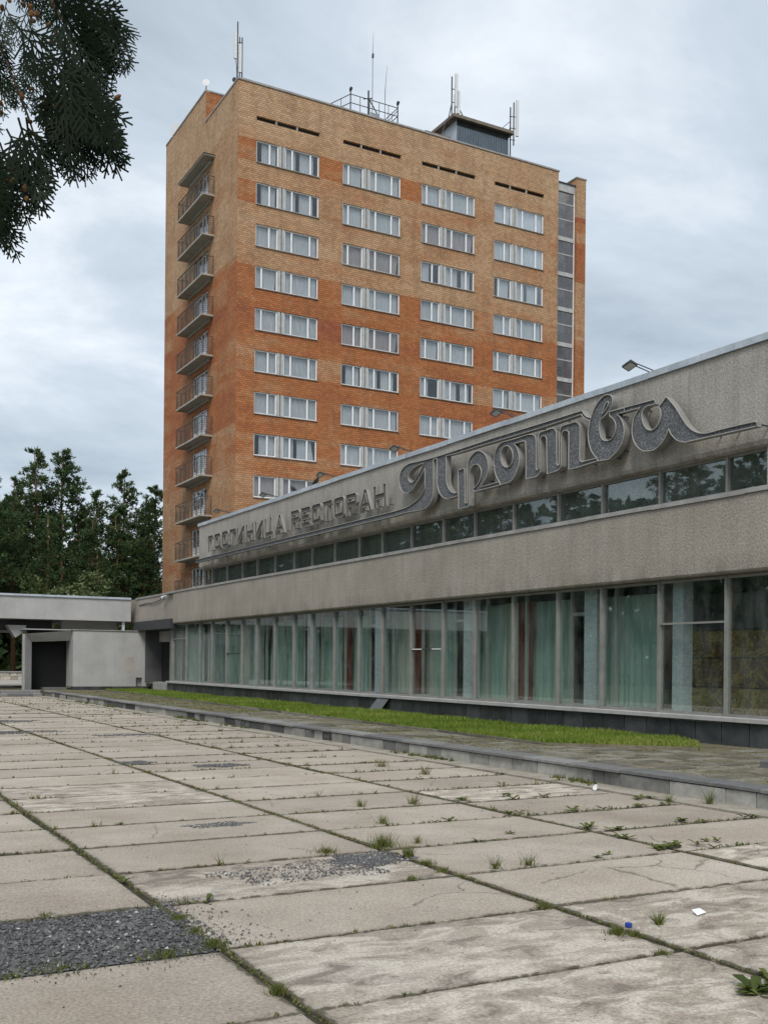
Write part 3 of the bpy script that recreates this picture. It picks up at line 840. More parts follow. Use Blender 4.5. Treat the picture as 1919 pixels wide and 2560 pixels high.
profile_run('concrete_band', bp, YS, 44.9, M['band'], rest)
bp2 = [(XB + .14, 3.45), (XB + .14, 4.59), (14.75, 4.615), (14.75, 3.45)]
profile_run('band_end', bp2, 44.9, 58.0, M['band'], rest, 4)
# sheet-metal edge on top of the band
y = YS
while y < 51:
    y1 = min(y + random.uniform(1.8, 2.4), 51.2)
    xx = XB if y < 44.9 else XB + .14
    g = MB((xx, y, 4.6)); dz = random.uniform(-.006, .006)
    g.box(xx - .03, XG + .05, y + .004, y1 - .004, 4.622 + dz, 4.645 + dz); g.box(xx - .035, xx - .012, y + .004, y1 - .004, 4.565 + dz, 4.622 + dz)
    g.build('edge_sheet', M['sill_metal'], rest); y = y1
# clerestory
CZ0, CZ1 = 4.66, 5.36
for i in range(2, 21):
    yl, yr = MUL[i], MUL[i + 1]
    if i == 2: yl = 41.3
    if i == 20: yr = 12.62
    if i > 20: break
    fm = MB((XG, yl, CZ0)); w = .05
    fm.box(XG - .07, XG + .05, yl - w / 2, yl + w / 2, CZ0, CZ1)
    fm.box(XG - .05, XG + .04, yr + w / 2 + .001, yl - w / 2 - .001, CZ0, CZ0 + .04)
    fm.box(XG - .05, XG + .04, yr + w / 2 + .001, yl - w / 2 - .001, CZ1 - .07, CZ1)
    if i == 20: fm.box(XG - .07, XG + .05, yr - w / 2, yr + w / 2, CZ0, CZ1)
    win = fm.build('clerestory_window', M['frame'], rest)
    xglaz(win, yr + w / 2 + .002, yl - w / 2 - .002, CZ0 + .041, CZ1 - .071, M['cglass'])
    if i % 3 != 1:
        s = MB((XG + .3, yl, CZ0)); s.box(XG + .27, XG + .33, yl - .6, yl - .55, CZ0, CZ1); s.build('inner_post', M['inner_frame'], win)
g = MB((XG, 12.5, 4.6)); g.box(XB + .1, XG + .3, 6, 12.58, 4.66, 5.36); g.build('end_wall', M['fascia'], rest)
# sign fascia: rounded foot, slightly uneven
fp = [(XB + .10, 5.33), (XB + .03, 5.36), (XB, 5.43), (XB, 7.08), (14.6, 7.08), (14.6, 5.34)]
profile_run('fascia', fp, 6.0, 41.5, M['fascia'], rest)
g = MB((15, 41, 4.6)); g.box(14.601, 30, 6, 41.48, 4.66, 5.33); g.box(14.601, 30, 6, 41.48, 5.5, 7.05); g.build('upper_body', M['fascia'], rest)
g = MB((15, 48, 4.6)); g.box(14.76, 30, 8, 62, 4.4, 4.6); g.box(30, 34, 20, 62, 0.2, 4.6); g.build('lower_roof', M['soffit'], rest)
y = 6.0
while y < 41.5:
    y1 = min(y + random.uniform(.95, 1.35), 41.56)
    g = MB((XB, y, 7.1)); dz = random.uniform(-.005, .007); dx = random.uniform(-.006, .006)
    g.box(XB - .05 + dx, 14.9, y + .003, y1 - .003, 7.085 + dz, 7.205 + dz)
    g.build('flashing_sheet', M['zinc'], rest); y = y1
# crack lines in the render are fine material wear; a steel rod and cables are real
g = MB(); g.tube([(XB - .03, 12.35, 7.0), (XB - .03, 12.36, 5.8), (XB - .03, 12.2, 5.4)], .008, 5)
tag(g.build('wall_cable', M['mast']), 'thin dark cable running down the fascia at its right end', 'cable')
g = MB(); g.tube([(XB + .1, 46.4, 4.45), (XB + .08, 47.3, 4.34), (XB + .08, 48.2, 4.28), (XB + .1, 49.3, 4.3), (XB + .12, 50.6, 4.26)], .022, 5)
tag(g.build('sagging_cable', M['mast']), 'black cable sagging along the concrete band near the entrance canopy', 'cable')
sc_ = tag(empty('security_camera', (XB, 46.2, 4.45)), 'small white security camera on the band near the canopy', 'camera')
g = MB(); g.tube([(XB + .12, 46.2, 4.5), (XB - .02, 46.2, 4.5), (XB - .04, 46.2, 4.44)], .02, 6); g.build('bracket', M['antenna'], sc_)
g = MB(); g.tube([(XB - .05, 46.34, 4.44), (XB - .07, 46.05, 4.40)], .06, 8); g.build('housing', M['antenna'], sc_)
g = MB(); g.tube([(XB - .0705, 46.045, 4.399), (XB - .072, 46.03, 4.397)], .04, 8); g.build('lens', M['darkmetal'], sc_)

# ---------- curtains in the restaurant, each a thing
def curtain(y0, y1, mat, label, x=15.02, z0=.62, z1=3.06, amp=.05, wave=.16, gather=0.0, name='curtain', parent=None, n_=None, axis='y'):
    n_ = n_ or max(10, int(abs(y1 - y0) / wave * 6))
    rows = 6; vs = []; ph = random.uniform(0, 6)
    for j in range(rows + 1):
        v = j / rows; z = z0 + (z1 - z0) * v
        for i in range(n_ + 1):
            u = i / n_
            yy = y0 + (y1 - y0) * u
            if gather: yy = yy + gather * math.sin(math.pi * min(1, v * 1.25)) * (u - .5) * -abs(y1 - y0)
            a = amp * (.65 + .5 * (1 - v))
            d = a * math.sin(2 * math.pi * (yy + .05 * math.sin(yy * 7 + ph)) / wave + ph) + .35 * a * math.sin(4.3 * yy / wave + ph * 2 + v * .8)
            hem = .03 * math.sin(yy * 9 + ph) if j == 0 else 0
            vs.append((x + d, yy, z + hem) if axis == 'y' else (yy, x + d, z))
    fs = [(j * (n_ + 1) + i, j * (n_ + 1) + i + 1, (j + 1) * (n_ + 1) + i + 1, (j + 1) * (n_ + 1) + i) for j in range(rows) for i in range(n_)]
    g = MB((x, y0, z0) if axis == 'y' else (y0, x, z0)); g.add(vs, fs)
    o = g.build(name, mat, parent, True)
    if label: tag(o, label, 'curtain', 'curtains behind the restaurant windows')
    return o
T, Cc, W_ = M['teal'], M['cream'], M['wine']
CUR = [
 (45.0, 43.9, Cc, 'short pale curtain in the glazed bay beside the entrance door'),
 (44.1, 42.55, T, 'pale teal curtain in the second bay from the entrance door'),
 (42.5, 41.5, T, 'pale teal curtain in the third bay from the entrance door'),
 (40.75, 39.2, T, 'teal curtain right of the leftmost marble column'),
 (39.2, 37.35, T, 'teal curtain in the bay with the dark rail nearest the entrance'),
 (37.3, 36.1, Cc, 'greyish curtain left of the second marble column from the entrance'),
 (36.0, 34.9, T, 'teal curtain right of the second marble column from the entrance'),
 (34.2, 33.15, T, 'teal curtain before the narrow gap, left of the third marble column'),
 (32.95, 31.95, T, 'teal curtain after the narrow gap, left of the third marble column'),
 (31.2, 29.75, T, 'teal curtain just right of the third marble column from the entrance'),
 (29.5, 28.75, T, 'narrow teal curtain left of the reddish gap, two bays left of the middle marble column'),
 (28.1, 27.2, T, 'narrow teal curtain pressed against the middle marble column on its left'),
 (26.55, 25.35, T, 'teal curtain between the middle marble column and the red door curtain'),
 (25.2, 24.55, Cc, 'cream curtain panel left of the red door curtain'),
 (23.95, 23.3, Cc, 'cream curtain panel right of the red door curtain'),
 (23.25, 22.55, T, 'narrow teal curtain left of the marble column nearest the red door curtain'),
 (21.75, 20.35, T, 'wide teal curtain right of the marble column nearest the red door curtain'),
 (20.2, 19.85, Cc, 'thin gathered curtain edge left of the dark wine curtain'),
 (19.15, 18.0, T, 'broad teal curtain left of the marble column beside the big teal bay'),
 (17.35, 17.0, T, 'narrow teal curtain edge just right of the widest marble column'),
 (16.85, 15.45, T, 'large teal curtain in the bay left of the decorative screen'),
]
for a, b, mt, lb in CUR:
    curtain(a * 1.042 + .1, b * 1.042 - .1, mt, lb, gather=random.uniform(-.05, .12), wave=random.uniform(.14, .22), amp=random.uniform(.035, .06), z1=3.05 + random.uniform(-.03, .03))
for a, b, lb in ((24.5, 23.95, 'wine red curtain hanging in the bay with the taped rail'), (19.85, 19.2, 'dark wine curtain in the gap left of the broad teal curtain'), (28.8, 28.1, 'dull red curtain in the gap two bays left of the middle marble column')):
    curtain(a * 1.036, b * 1.036, W_, lb, x=14.93, wave=.3, amp=.03)
# decorative screen: framed leaded panels in dark brown, ochre and green
def screen_mat():
    m, nt, b = new_mat('leaded_panel')
    p = pos(nt)
    n1 = noise(nt, p, 2.4, 5, .6, 2.2)
    col = ramp(nt, n1, [(.30, (.04, .03, .02)), (.42, (.26, .12, .04)), (.48, (.04, .03, .02)), (.54, (.46, .29, .05)), (.62, (.10, .07, .03)), (.72, (.5, .38, .08))])
    setc(nt, b, col, .4, .4)
    return m
scr = tag(empty('decorative_screen', (15.7, 14.5, .6)), 'dark ochre and brown decorative screen behind the glass at far right', 'screen')
MS = screen_mat()
for yy in (15.85, 14.72, 13.6, 12.5, 11.4):
    g = MB((15.6, yy, .6)); g.box(15.56, 15.64, yy - .035, yy + .035, .56, 3.05); g.build('upright', M['darkmetal'], scr)
for a, b in ((15.81, 14.76), (14.68, 13.64), (13.56, 12.54), (12.46, 11.44)):
    for z0, z1 in ((.62, 1.17), (1.2, 1.74), (1.77, 2.28)):
        g = MB((15.62, b, z0)); g.box(15.59, 15.62, b, a, z0, z1); g.build('panel', MS, scr)
    g = MB((15.62, b, 2.3)); g.box(15.595, 15.625, b, a, 2.31, 3.0); g.build('panel', M['room'], scr)

# ================================================================== SIGN
def catmull(pts, sub=5):
    out = []; n_ = len(pts)
    for i in range(n_):
        p1, p2 = pts[i], pts[(i + 1) % n_]
        c1, c2 = len(p1) > 2, len(p2) > 2
        p0 = pts[i - 1] if not c1 else p1
        p3 = pts[(i + 2) % n_] if not c2 else p2
        far = math.dist(p1[:2], p2[:2]) > 1.2
        if (c1 and c2) or far:
            out.append(p1[:2]); continue
        for s in range(sub):
            t = s / sub
            q = []
            for d in (0, 1):
                a, b_, c_, e_ = p0[d], p1[d], p2[d], p3[d]
                # tangents scaled down to keep the curve tight
                m1, m2 = (c_ - a) * .45, (e_ - b_) * .45
                q.append((2 * t ** 3 - 3 * t ** 2 + 1) * b_ + (t ** 3 - 2 * t ** 2 + t) * m1 + (-2 * t ** 3 + 3 * t ** 2) * c_ + (t ** 3 - t ** 2) * m2)
            out.append(tuple(q))
    return out
XS = 13.87
def channel_letter(root, outer, holes, depth, rim, mf, smooth=True, name='letter'):
    loops = [catmull(l) if smooth else [p[:2] for p in l] for l in [outer] + holes]
    tri = tessellate_polygon([[Vector((a, b, 0)) for a, b in l] for l in loops])
    flat = [p for l in loops for p in l]
    yc = sum(p[0] for p in loops[0]) / len(loops[0])
    f = MB((XS, yc, 6)); f.add([(XS + .025, a, b) for a, b in flat], [t for t in tri])
    f.add([(XS + depth, a, b) for a, b in flat], [t[::-1] for t in tri])
    fo = f.build(name, mf, root)
    s = MB((XS, yc, 6))
    for l in loops:
        k_ = len(l)
        s.add([(XS + .004, a, b) for a, b in l] + [(XS + depth - .001, a, b) for a, b in l], [(i, (i + 1) % k_, k_ + (i + 1) % k_, k_ + i) for i in range(k_)])
    s.build('return', M['sign_side'], fo)
    r_ = MB((XS, yc, 6))
    for l in loops:
        k_ = len(l)
        r_.tube([(XS, a, b) for a, b in l] + [(XS, l[0][0], l[0][1])], rim, 5, cap=False)
    r_.build('rim', M['sign_rim'], fo, True)
    return fo
SCRIPT = [
([(16.673,6.568,1),(16.8,6.612),(16.879,6.673),(16.963,6.773,1),(17.717,6.774),(18.552,6.776),(20.154,6.785),(22.135,6.77),(22.718,6.773),(23.098,6.778),(23.554,6.799),(23.922,6.816),(24.126,6.789),(24.297,6.73),(24.417,6.628),(24.474,6.48),(24.457,6.339),(24.374,6.207),(24.233,6.101),(24.095,6.062),(24.01,6.057,1),(23.808,6.102),(23.577,6.23),(23.35,6.398),(23.168,6.562,1),(23.155,6.369),(23.15,6.119),(23.197,6.009),(23.308,5.908),(23.47,5.829),(23.701,5.758),(24.003,5.694),(24.416,5.668),(24.84,5.659,1),(41,5.665,1),(41,5.555,1),(24.838,5.536,1),(24.137,5.553),(23.465,5.535),(23.204,5.536),(23.012,5.571),(22.855,5.658),(22.763,5.786),(22.729,5.977),(22.744,6.471),(22.755,6.727,1),(22.577,6.73,1),(22.556,6.442),(22.557,6.116),(22.517,5.964),(22.438,5.84),(22.313,5.734),(22.16,5.665),(22.025,5.651),(21.758,5.652),(21.583,5.66,1),(21.585,5.739,1),(21.731,5.74),(21.879,5.787),(21.999,5.876),(22.091,6.001),(22.13,6.135),(22.141,6.458),(22.146,6.72,1),(21.63,6.701),(20.783,6.703),(20.152,6.695),(18.55,6.684),(17.716,6.691),(16.989,6.704,1),(16.938,6.646),(16.838,6.576),(16.726,6.516,1)],[[(23.21,6.71,1),(23.487,6.704),(23.751,6.662),(23.935,6.571),(24,6.462),(23.965,6.371),(23.845,6.303),(23.711,6.317),(23.547,6.411),(23.353,6.549)]]),
([(21.588,6.268,1),(21.315,6.28,1),(21.295,5.934),(21.287,5.48),(21.25,5.441),(21.207,5.431),(21.179,5.459),(21.179,5.762),(21.192,6.199),(21.188,6.307),(21.148,6.409),(21.057,6.503),(20.919,6.572),(20.754,6.598),(20.59,6.555),(20.454,6.464),(20.358,6.342),(20.316,6.199),(20.327,6.05),(20.391,5.924),(20.497,5.834),(20.63,5.734,1),(20.229,5.734),(19.875,5.746,1),(19.825,5.665,1),(20.228,5.664),(20.881,5.659,1),(20.941,5.736,1),(20.795,5.785),(20.687,5.861),(20.613,5.972),(20.596,6.091),(20.638,6.19),(20.735,6.274),(20.859,6.301),(20.983,6.275),(21.065,6.195),(21.097,6.076),(21.1,5.751),(21.094,5.393),(21.149,5.341),(21.319,5.336),(21.563,5.34,1)],[]),
([(19.868,5.751,1),(19.958,5.854),(20.032,5.976),(20.075,6.121),(20.092,6.248),(20.069,6.355),(20.004,6.482),(19.898,6.574),(19.768,6.622),(19.604,6.624),(19.213,6.615),(18.855,6.623),(18.679,6.606),(18.57,6.566),(18.515,6.495),(18.497,6.315),(18.49,5.871),(18.472,5.816),(18.44,5.791),(18.404,5.805),(18.388,5.854),(18.397,6.168),(18.408,6.495),(18.377,6.567),(18.293,6.59),(18.125,6.591),(17.959,6.598),(17.877,6.579),(17.825,6.528),(17.799,6.447),(17.787,6.064),(17.774,5.834),(17.753,5.792),(17.712,5.779),(17.686,5.807),(17.682,6.046),(17.687,6.427),(17.668,6.512),(17.613,6.571),(17.513,6.583),(17.316,6.582),(17.16,6.577),(17.083,6.537),(17.034,6.466),(17.026,6.304),(17.024,5.812),(17.004,5.759),(16.956,5.727),(16.843,5.727),(16.498,5.724,1),(16.472,5.667,1),(16.845,5.649),(17.07,5.634),(17.371,5.641,1),(17.382,5.995),(17.382,6.37),(17.412,6.438),(17.482,6.47),(17.562,6.466),(17.611,6.425),(17.626,6.34),(17.625,6.037),(17.625,5.785),(17.661,5.714),(17.741,5.676),(17.904,5.663),(18.1,5.652,1),(18.116,5.991),(18.128,6.379),(18.143,6.44),(18.196,6.485),(18.26,6.494),(18.323,6.473),(18.343,6.418),(18.335,6.157),(18.329,5.793),(18.364,5.708),(18.449,5.662),(18.599,5.652),(18.849,5.66,1),(18.856,5.981),(18.874,6.447),(18.908,6.493),(18.964,6.51),(19.143,6.515),(19.313,6.512,1),(19.221,6.428),(19.14,6.294),(19.103,6.141),(19.124,5.997),(19.201,5.862),(19.312,5.745),(19.449,5.684),(19.612,5.676),(19.823,5.67,1)],[[(19.343,6.234),(19.364,6.133),(19.428,6.058),(19.522,6.027),(19.629,6.043),(19.727,6.105),(19.794,6.202),(19.82,6.313),(19.798,6.417),(19.733,6.492),(19.637,6.521),(19.53,6.503),(19.434,6.44),(19.368,6.343)]]),
([(16.492,5.72,1),(16.624,5.853),(16.703,5.98),(16.754,6.128),(16.77,6.283),(16.748,6.406),(16.711,6.513),(16.664,6.604),(16.598,6.717),(16.494,6.821),(16.372,6.895),(16.27,6.929),(16.176,6.927),(16.093,6.897),(16.046,6.838),(16.036,6.762),(16.062,6.681),(16.117,6.618),(16.208,6.55),(16.301,6.507),(16.391,6.481,1),(16.409,6.416),(16.421,6.318),(16.41,6.216),(16.361,6.108),(16.276,6.042),(16.164,6.016),(16.072,6.03),(15.999,6.091),(15.946,6.191),(15.938,6.288),(15.976,6.369),(16.041,6.443),(16.119,6.493,1),(16.125,6.583,1),(15.699,6.571,1),(15.698,6.488,1),(15.914,6.494,1),(15.822,6.412),(15.749,6.312),(15.703,6.182),(15.698,6.072),(15.735,5.957),(15.796,5.847),(15.903,5.756),(16.03,5.691),(16.121,5.651),(16.289,5.653),(16.466,5.664,1)],[[(16.368,6.576,1),(16.322,6.648),(16.267,6.736),(16.212,6.786),(16.165,6.783),(16.165,6.739),(16.201,6.685),(16.284,6.615)]]),
([(15.696,6.571,1),(14.866,6.553,1),(14.853,6.467,1),(14.956,6.468),(15.04,6.474),(15.124,6.45),(15.191,6.393),(15.207,6.313),(15.189,6.215),(15.137,6.11),(15.051,6.029),(14.95,5.994),(14.867,6.006),(14.785,6.054),(14.729,6.125),(14.702,6.224),(14.715,6.319),(14.757,6.398,1),(14.564,6.536,1),(14.362,6.335),(14.191,6.104),(14.056,5.932),(13.923,5.81),(13.792,5.738),(13.632,5.69),(13.443,5.682),(13.075,5.685),(12.464,5.676,1),(12.457,5.592,1),(13.504,5.608),(14.002,5.614),(14.118,5.623),(14.252,5.671),(14.355,5.745),(14.45,5.848),(14.492,5.938,1),(14.539,5.857),(14.618,5.756),(14.715,5.681),(14.845,5.622),(14.962,5.613),(15.13,5.636),(15.233,5.683),(15.355,5.782),(15.443,5.917),(15.477,6.055),(15.468,6.185),(15.431,6.298),(15.346,6.413),(15.264,6.483,1),(15.694,6.487,1)],[]),
]

sign = tag(empty('script_sign', (XS, 20, 5.4)), 'large grey script lettering with long underline on the fascia, right half', 'sign')
for outer, holes in SCRIPT:
    channel_letter(sign, outer, holes, .15, .011, M['sign_face'])
# stand-off brackets
BK = [(y_, 5.57) for y_ in (40.2, 38.1, 36, 34, 32, 30, 28, 26)]
for outer, holes in SCRIPT:               # one rod near the foot and one near the head of every stretch of lettering
    ys_ = [p[0] for p in outer if p[0] < 25]; lo_, hi_ = min(ys_), max(ys_)
    for t_ in (.12, .38, .62, .88):
        yy_ = lo_ + (hi_ - lo_) * t_
        near = sorted(outer, key=lambda p: abs(p[0] - yy_))[:5]
        BK.append((min(near, key=lambda p: p[1])[0], min(p[1] for p in near) + .035))
        if t_ in (.12, .88): BK.append((max(near, key=lambda p: p[1])[0], max(p[1] for p in near) - .03))
for (y_, z_) in BK:
    br_ = MB((XS, y_, z_)); br_.bar((XS + .12, y_, z_), (XB + .02, y_, z_), .022); br_.build('bracket', M['mast'], sign)

def word(text, y_start, y_end, label, z0=5.87, z1=6.48):
    root = tag(empty('letter_sign', (XS, y_start, z0)), label, 'sign')
    wts = {'Н': 1.05, 'А': 1.15, 'Ц': 1.08, 'И': 1.08, 'Г': .85, 'Т': .95}
    tot = sum(wts.get(c, 1) for c in text); gap = .13
    unit = (y_start - y_end - gap * (len(text) - 1)) / tot
    y = y_start
    H = z1 - z0; t = .14; q = .07
    for c in text:
        w = unit * wts.get(c, 1)
        P = lambda pts: [(y - a * w, z0 + b * H) for a, b in pts]
        tw = t / w; th_ = t / H; ch = .085 / w; cv = .085 / H
        hol = []
        if c == 'Г': o = [(0, 0), (0, 1), (1, 1), (1, 1 - th_), (tw, 1 - th_), (tw, 0)]
        elif c == 'О':
            o = [(ch, 0), (0, cv), (0, 1 - cv), (ch, 1), (1 - ch, 1), (1, 1 - cv), (1, cv), (1 - ch, 0)]
            hol = [[(tw, th_), (tw, 1 - th_), (1 - tw, 1 - th_), (1 - tw, th_)]]
        elif c == 'С': o = [(ch, 0), (0, cv), (0, 1 - cv), (ch, 1), (1 - ch, 1), (1, 1 - cv), (1, .66), (1 - tw, .66), (1 - tw, 1 - th_), (tw, 1 - th_), (tw, th_), (1 - tw, th_), (1 - tw, .36), (1, .36), (1, cv), (1 - ch, 0)]
        elif c == 'Т': o = [(.5 - tw / 2, 0), (.5 - tw / 2, 1 - th_), (0, 1 - th_), (0, 1), (1, 1), (1, 1 - th_), (.5 + tw / 2, 1 - th_), (.5 + tw / 2, 0)]
        elif c == 'И': o = [(0, 0), (0, 1), (tw, 1), (tw, .34), (1 - tw * 1.15, 1), (1, 1), (1, 0), (1 - tw, 0), (1 - tw, .66), (tw * 1.15, 0)]
        elif c == 'Н': o = [(0, 0), (0, 1), (tw, 1), (tw, .5 + th_ / 2), (1 - tw, .5 + th_ / 2), (1 - tw, 1), (1, 1), (1, 0), (1 - tw, 0), (1 - tw, .5 - th_ / 2), (tw, .5 - th_ / 2), (tw, 0)]
        elif c == 'Ц': o = [(0, 0), (0, 1), (tw, 1), (tw, th_), (.8 - tw, th_), (.8 - tw, 1), (.8, 1), (.8, th_), (1, th_), (1, -.2), (1 - tw * .8, -.2), (1 - tw * .8, 0)]
        elif c == 'А':
            o = [(0, 0), (.5 - tw * .55, 1), (.5 + tw * .55, 1), (1, 0), (1 - tw * 1.1, 0), (1 - tw * 1.1 - .09, .2), (tw * 1.1 + .09, .2), (tw * 1.1, 0)]
            hol = [[(tw * 1.1 + .15, .2 + th_ * .8), (.5, .84), (1 - tw * 1.1 - .15, .2 + th_ * .8)]]
        elif c == 'Р':
            o = [(0, 0), (0, 1), (1 - ch, 1), (1, 1 - cv), (1, .4 + cv), (1 - ch, .4), (tw, .4), (tw, 0)]
            hol = [[(tw, .4 + th_), (tw, 1 - th_), (1 - tw, 1 - th_), (1 - tw, .4 + th_)]]
        elif c == 'Е': o = [(0, 0), (0, 1), (1, 1), (1, 1 - th_), (tw, 1 - th_), (tw, .5 + th_ / 2), (.9, .5 + th_ / 2), (.9, .5 - th_ / 2), (tw, .5 - th_ / 2), (tw, th_), (1, th_), (1, 0)]
        channel_letter(root, P(o), [P(h) for h in hol], .10, .009, M['letter_face'], False)
        y -= w + gap
    y = y_start
    for i, c in enumerate(text):
        w = unit * wts.get(c, 1)
        for a in (.12, .88):
            b_ = MB((XS, y - a * w, z0)); b_.bar((XS + .1, y - a * w, z0 + .06), (XB + .02, y - a * w, z0 + .06), .02); b_.build('bracket', M['mast'], root)
        y -= w + gap
word('ГОСТИНИЦА', 39.57, 32.1, 'grey block letters ГОСТИНИЦА at the left end of the fascia')
word('РЕСТОРАН', 31.57, 25.2, 'grey block letters РЕСТОРАН in the middle of the fascia')

# ---------- floodlights on the parapet, aimed at the sign
FL = ['rightmost floodlight on the parapet, above the last script letter', 'second floodlight from the right on the parapet', 'third floodlight from the right on the parapet', 'floodlight on the parapet above the middle of РЕСТОРАН', 'floodlight on the parapet above the gap between the two words', 'leftmost floodlight on the parapet, near the balconies']
lens_m = plain('floodlight_lens', (.55, .56, .55), .25, .5, 0, .1, 20)
for i, y_ in enumerate((15.33, 19.72, 24.4, 28.95, 33.5, 38.05)):
    zt = 7.2
    root = tag(empty('floodlight', (XB + .1, y_, zt)), FL[i], 'floodlight', 'floodlights along the parapet')
    g = MB((XB, y_, zt)); 
    for s in (-.06, .06):
        g.bar((XB + .2, y_ + s, zt + .01), (XB - .42, y_ + s * .8, zt + .12), .016)
    g.bar((XB + .1, y_ - .1, zt + .012), (XB + .1, y_ + .1, zt + .012), .03)
    g.bar((XB - .42, y_ - .06, zt + .12), (XB - .42, y_ + .06, zt + .12), .016)
    g.build('arm', M['mast'], root)
    hd = MB((XB - .5, y_, zt + .1))
    c0 = Vector((XB - .5, y_, zt + .07)); n1 = Vector((-.3, -.32, -.9)).normalized(); ax = Vector((0, 1, 0)); ay = n1.cross(ax).normalized(); ax = ay.cross(n1).normalized()
    def hb(w, h, d0, d1):
        return [c0 + ax * sx * w + ay * sy * h + n1 * d for d in (d0, d1) for sx, sy in ((-1, -1), (1, -1), (1, 1), (-1, 1))]
    F6 = [(3, 2, 1, 0), (4, 5, 6, 7), (0, 1, 5, 4), (1, 2, 6, 5), (2, 3, 7, 6), (3, 0, 4, 7)]
    hd.add(hb(.115, .09, -.02, .025), F6); hd.add(hb(.08, .06, -.05, -.0205), F6)
    ho = hd.build('lamp_head', M['darkmetal'], root)
    ln = MB((XB - .5, y_, zt)); ln.add(hb(.093, .07, .0255, .029), F6); ln.build('lens', lens_m, ho)
# ---------- birds on the parapet
crow = plain('dark_plumage', (.03, .031, .035), .6, .3, 0, .2, 30)
for lb, y_, hdg, hh in (('dark pigeon on the parapet, left of the other bird', 32.2, 1.9, .0), ('dark pigeon on the parapet beside a floodlight, tail up', 30.4, -1.2, .0)):
    base = Vector((XB + .05, y_, 7.21))
    d = Vector((math.cos(hdg) * .3, math.sin(hdg), 0)).normalized()
    g = MB((base.x, base.y, base.z))
    pth = [base + d * -.22 + Vector((0, 0, .05)), base + d * -.14 + Vector((0, 0, .08)), base + d * -.05 + Vector((0, 0, .115)), base + d * .04 + Vector((0, 0, .14)), base + d * .08 + Vector((0, 0, .185)), base + d * .1 + Vector((0, 0, .225)), base + d * .13 + Vector((0, 0, .23)), base + d * .17 + Vector((0, 0, .222))]
    g.tube(pth, [.025, .04, .07, .065, .04, .033, .025, .006], 8)
    for s in (-.02, .02):
        side = Vector((-d.y, d.x, 0)) * s
        g.tube([base + side + Vector((0, 0, -.006)), base + side + Vector((0, 0, .07))], .006, 4)
    tag(g.build('pigeon', crow, None, True), lb, 'bird', 'birds on the parapet')
# ================================================================== ENTRANCE: canopy, wall block, portal, door
can = tag(empty('entrance_canopy', (10, 51, 3.4)), 'long flat concrete canopy over the entrance at far left', 'canopy')
g = MB((10, 51, 3.5)); g.cbox(-6, 14.0, 51.0, 58, 3.49, 4.545, .01); g.build('fascia_beam', M['stucco'], can)
x = -6.0
while x < 14:
    x1 = min(x + 2.5, 14.05); g = MB((x, 51, 4.6)); g.box(x + .004, x1 - .004, 50.93, 51.25, 4.546, 4.64); g.build('edge_sheet', M['zinc'], can); x = x1
g = MB((11, 52, 3.2)); g.box(10.9, 13.55, 51.9, 52.3, 3.0, 3.489); g.build('beam', M['soffit'], can)
g = MB((9, 52, 3.2)); g.box(8.2, 10.6, 52.6, 57.5, 2.98, 3.489); g.build('beam', M['darkmetal'], can)
for xx, yy in ((13.68, 51.2), (5.2, 55.0), (-3, 55.0)):
    g = MB((xx, yy, .2)); g.box(xx - .06, xx + .06, yy - .06, yy + .06, .19, 3.489); g.build('post', M['zinc'] if xx > 13 else M['soffit'], can)
g = MB((9, 51.6, 2.6)); g.add([(8.35, 51.5, 3.2), (9.2, 51.5, 3.2), (9.2, 51.5, 2.95), (8.72, 51.5, 2.62), (8.35, 52.2, 3.2), (9.2, 52.2, 3.2), (9.2, 52.2, 2.95), (8.72, 52.2, 2.62)],
      [(0, 3, 2, 1), (4, 5, 6, 7), (0, 1, 5, 4), (1, 2, 6, 5), (2, 3, 7, 6), (3, 0, 4, 7)]); g.build('bracket', M['stucco'], can)
blk = tag(empty('entrance_wall', (13, 50.2, .2)), 'pale grey rendered wall block with small vent hole under the canopy', 'wall')
g = MB((13, 50.2, .2))
g.box(11.08, 14.05, 50.2, 51.9, .36, 2.99); g.box(14.35, 15.2, 50.2, 51.9, .36, 2.99); g.box(14.05, 14.35, 50.2, 51.9, .78, 2.99); g.box(14.05, 14.35, 50.45, 51.9, .36, .78)
g.build('wall', M['stucco'], blk)
g = MB((13, 50.2, .2)); g.box(11.0, 15.25, 50.15, 51.9, 2.991, 3.03); g.build('cap', M['sill_metal'], blk)
xb = 11.06
while xb < 15:
    x1 = min(xb + .62, 15.18); g = MB((xb, 50.1, .2)); g.cbox(xb + .004, x1 - .004, 50.16, 50.5, .19, .359, .006); g.build('plinth_tile', M['plinth'] if random.random() < .8 else M['grout'], blk); xb = x1
g = MB((13.8, 50.2, 1.2)); g.box(13.55, 13.95, 50.192, 50.199, 1.05, 1.75); g.build('render_patch', M['slab_conc'], blk)
por = tag(empty('entrance_portal', (10, 50.5, .2)), 'dark recessed entrance with splayed concrete frame left of the wall block', 'portal')
A = [(8.95, .2), (8.95, 2.78), (11.07, 2.97), (11.07, .2)]; B = [(9.32, .2), (9.32, 2.42), (11.07, 2.5), (11.07, .2)]
g = MB((10, 50.5, .2))
fr_ = [(a, 50.35, z) for a, z in A]; bk = [(b, 50.75, z) for b, z in B]
g.add(fr_ + bk, [(0, 4, 5, 1), (1, 5, 6, 2)])
g.box(8.93, 9.32, 50.76, 50.95, .19, 2.78); g.box(8.95, 11.07, 50.40, 51.6, 2.975, 3.02)
g.build('frame', M['stucco'], por)
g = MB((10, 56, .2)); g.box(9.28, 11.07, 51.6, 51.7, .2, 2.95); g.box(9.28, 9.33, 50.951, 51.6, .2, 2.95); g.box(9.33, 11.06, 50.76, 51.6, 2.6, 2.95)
g.build('recess', plain('recess_shade_black', (.012, .012, .012), .6, .2), por)  # near-black colour paints the shade of a deep opening into this shallow recess
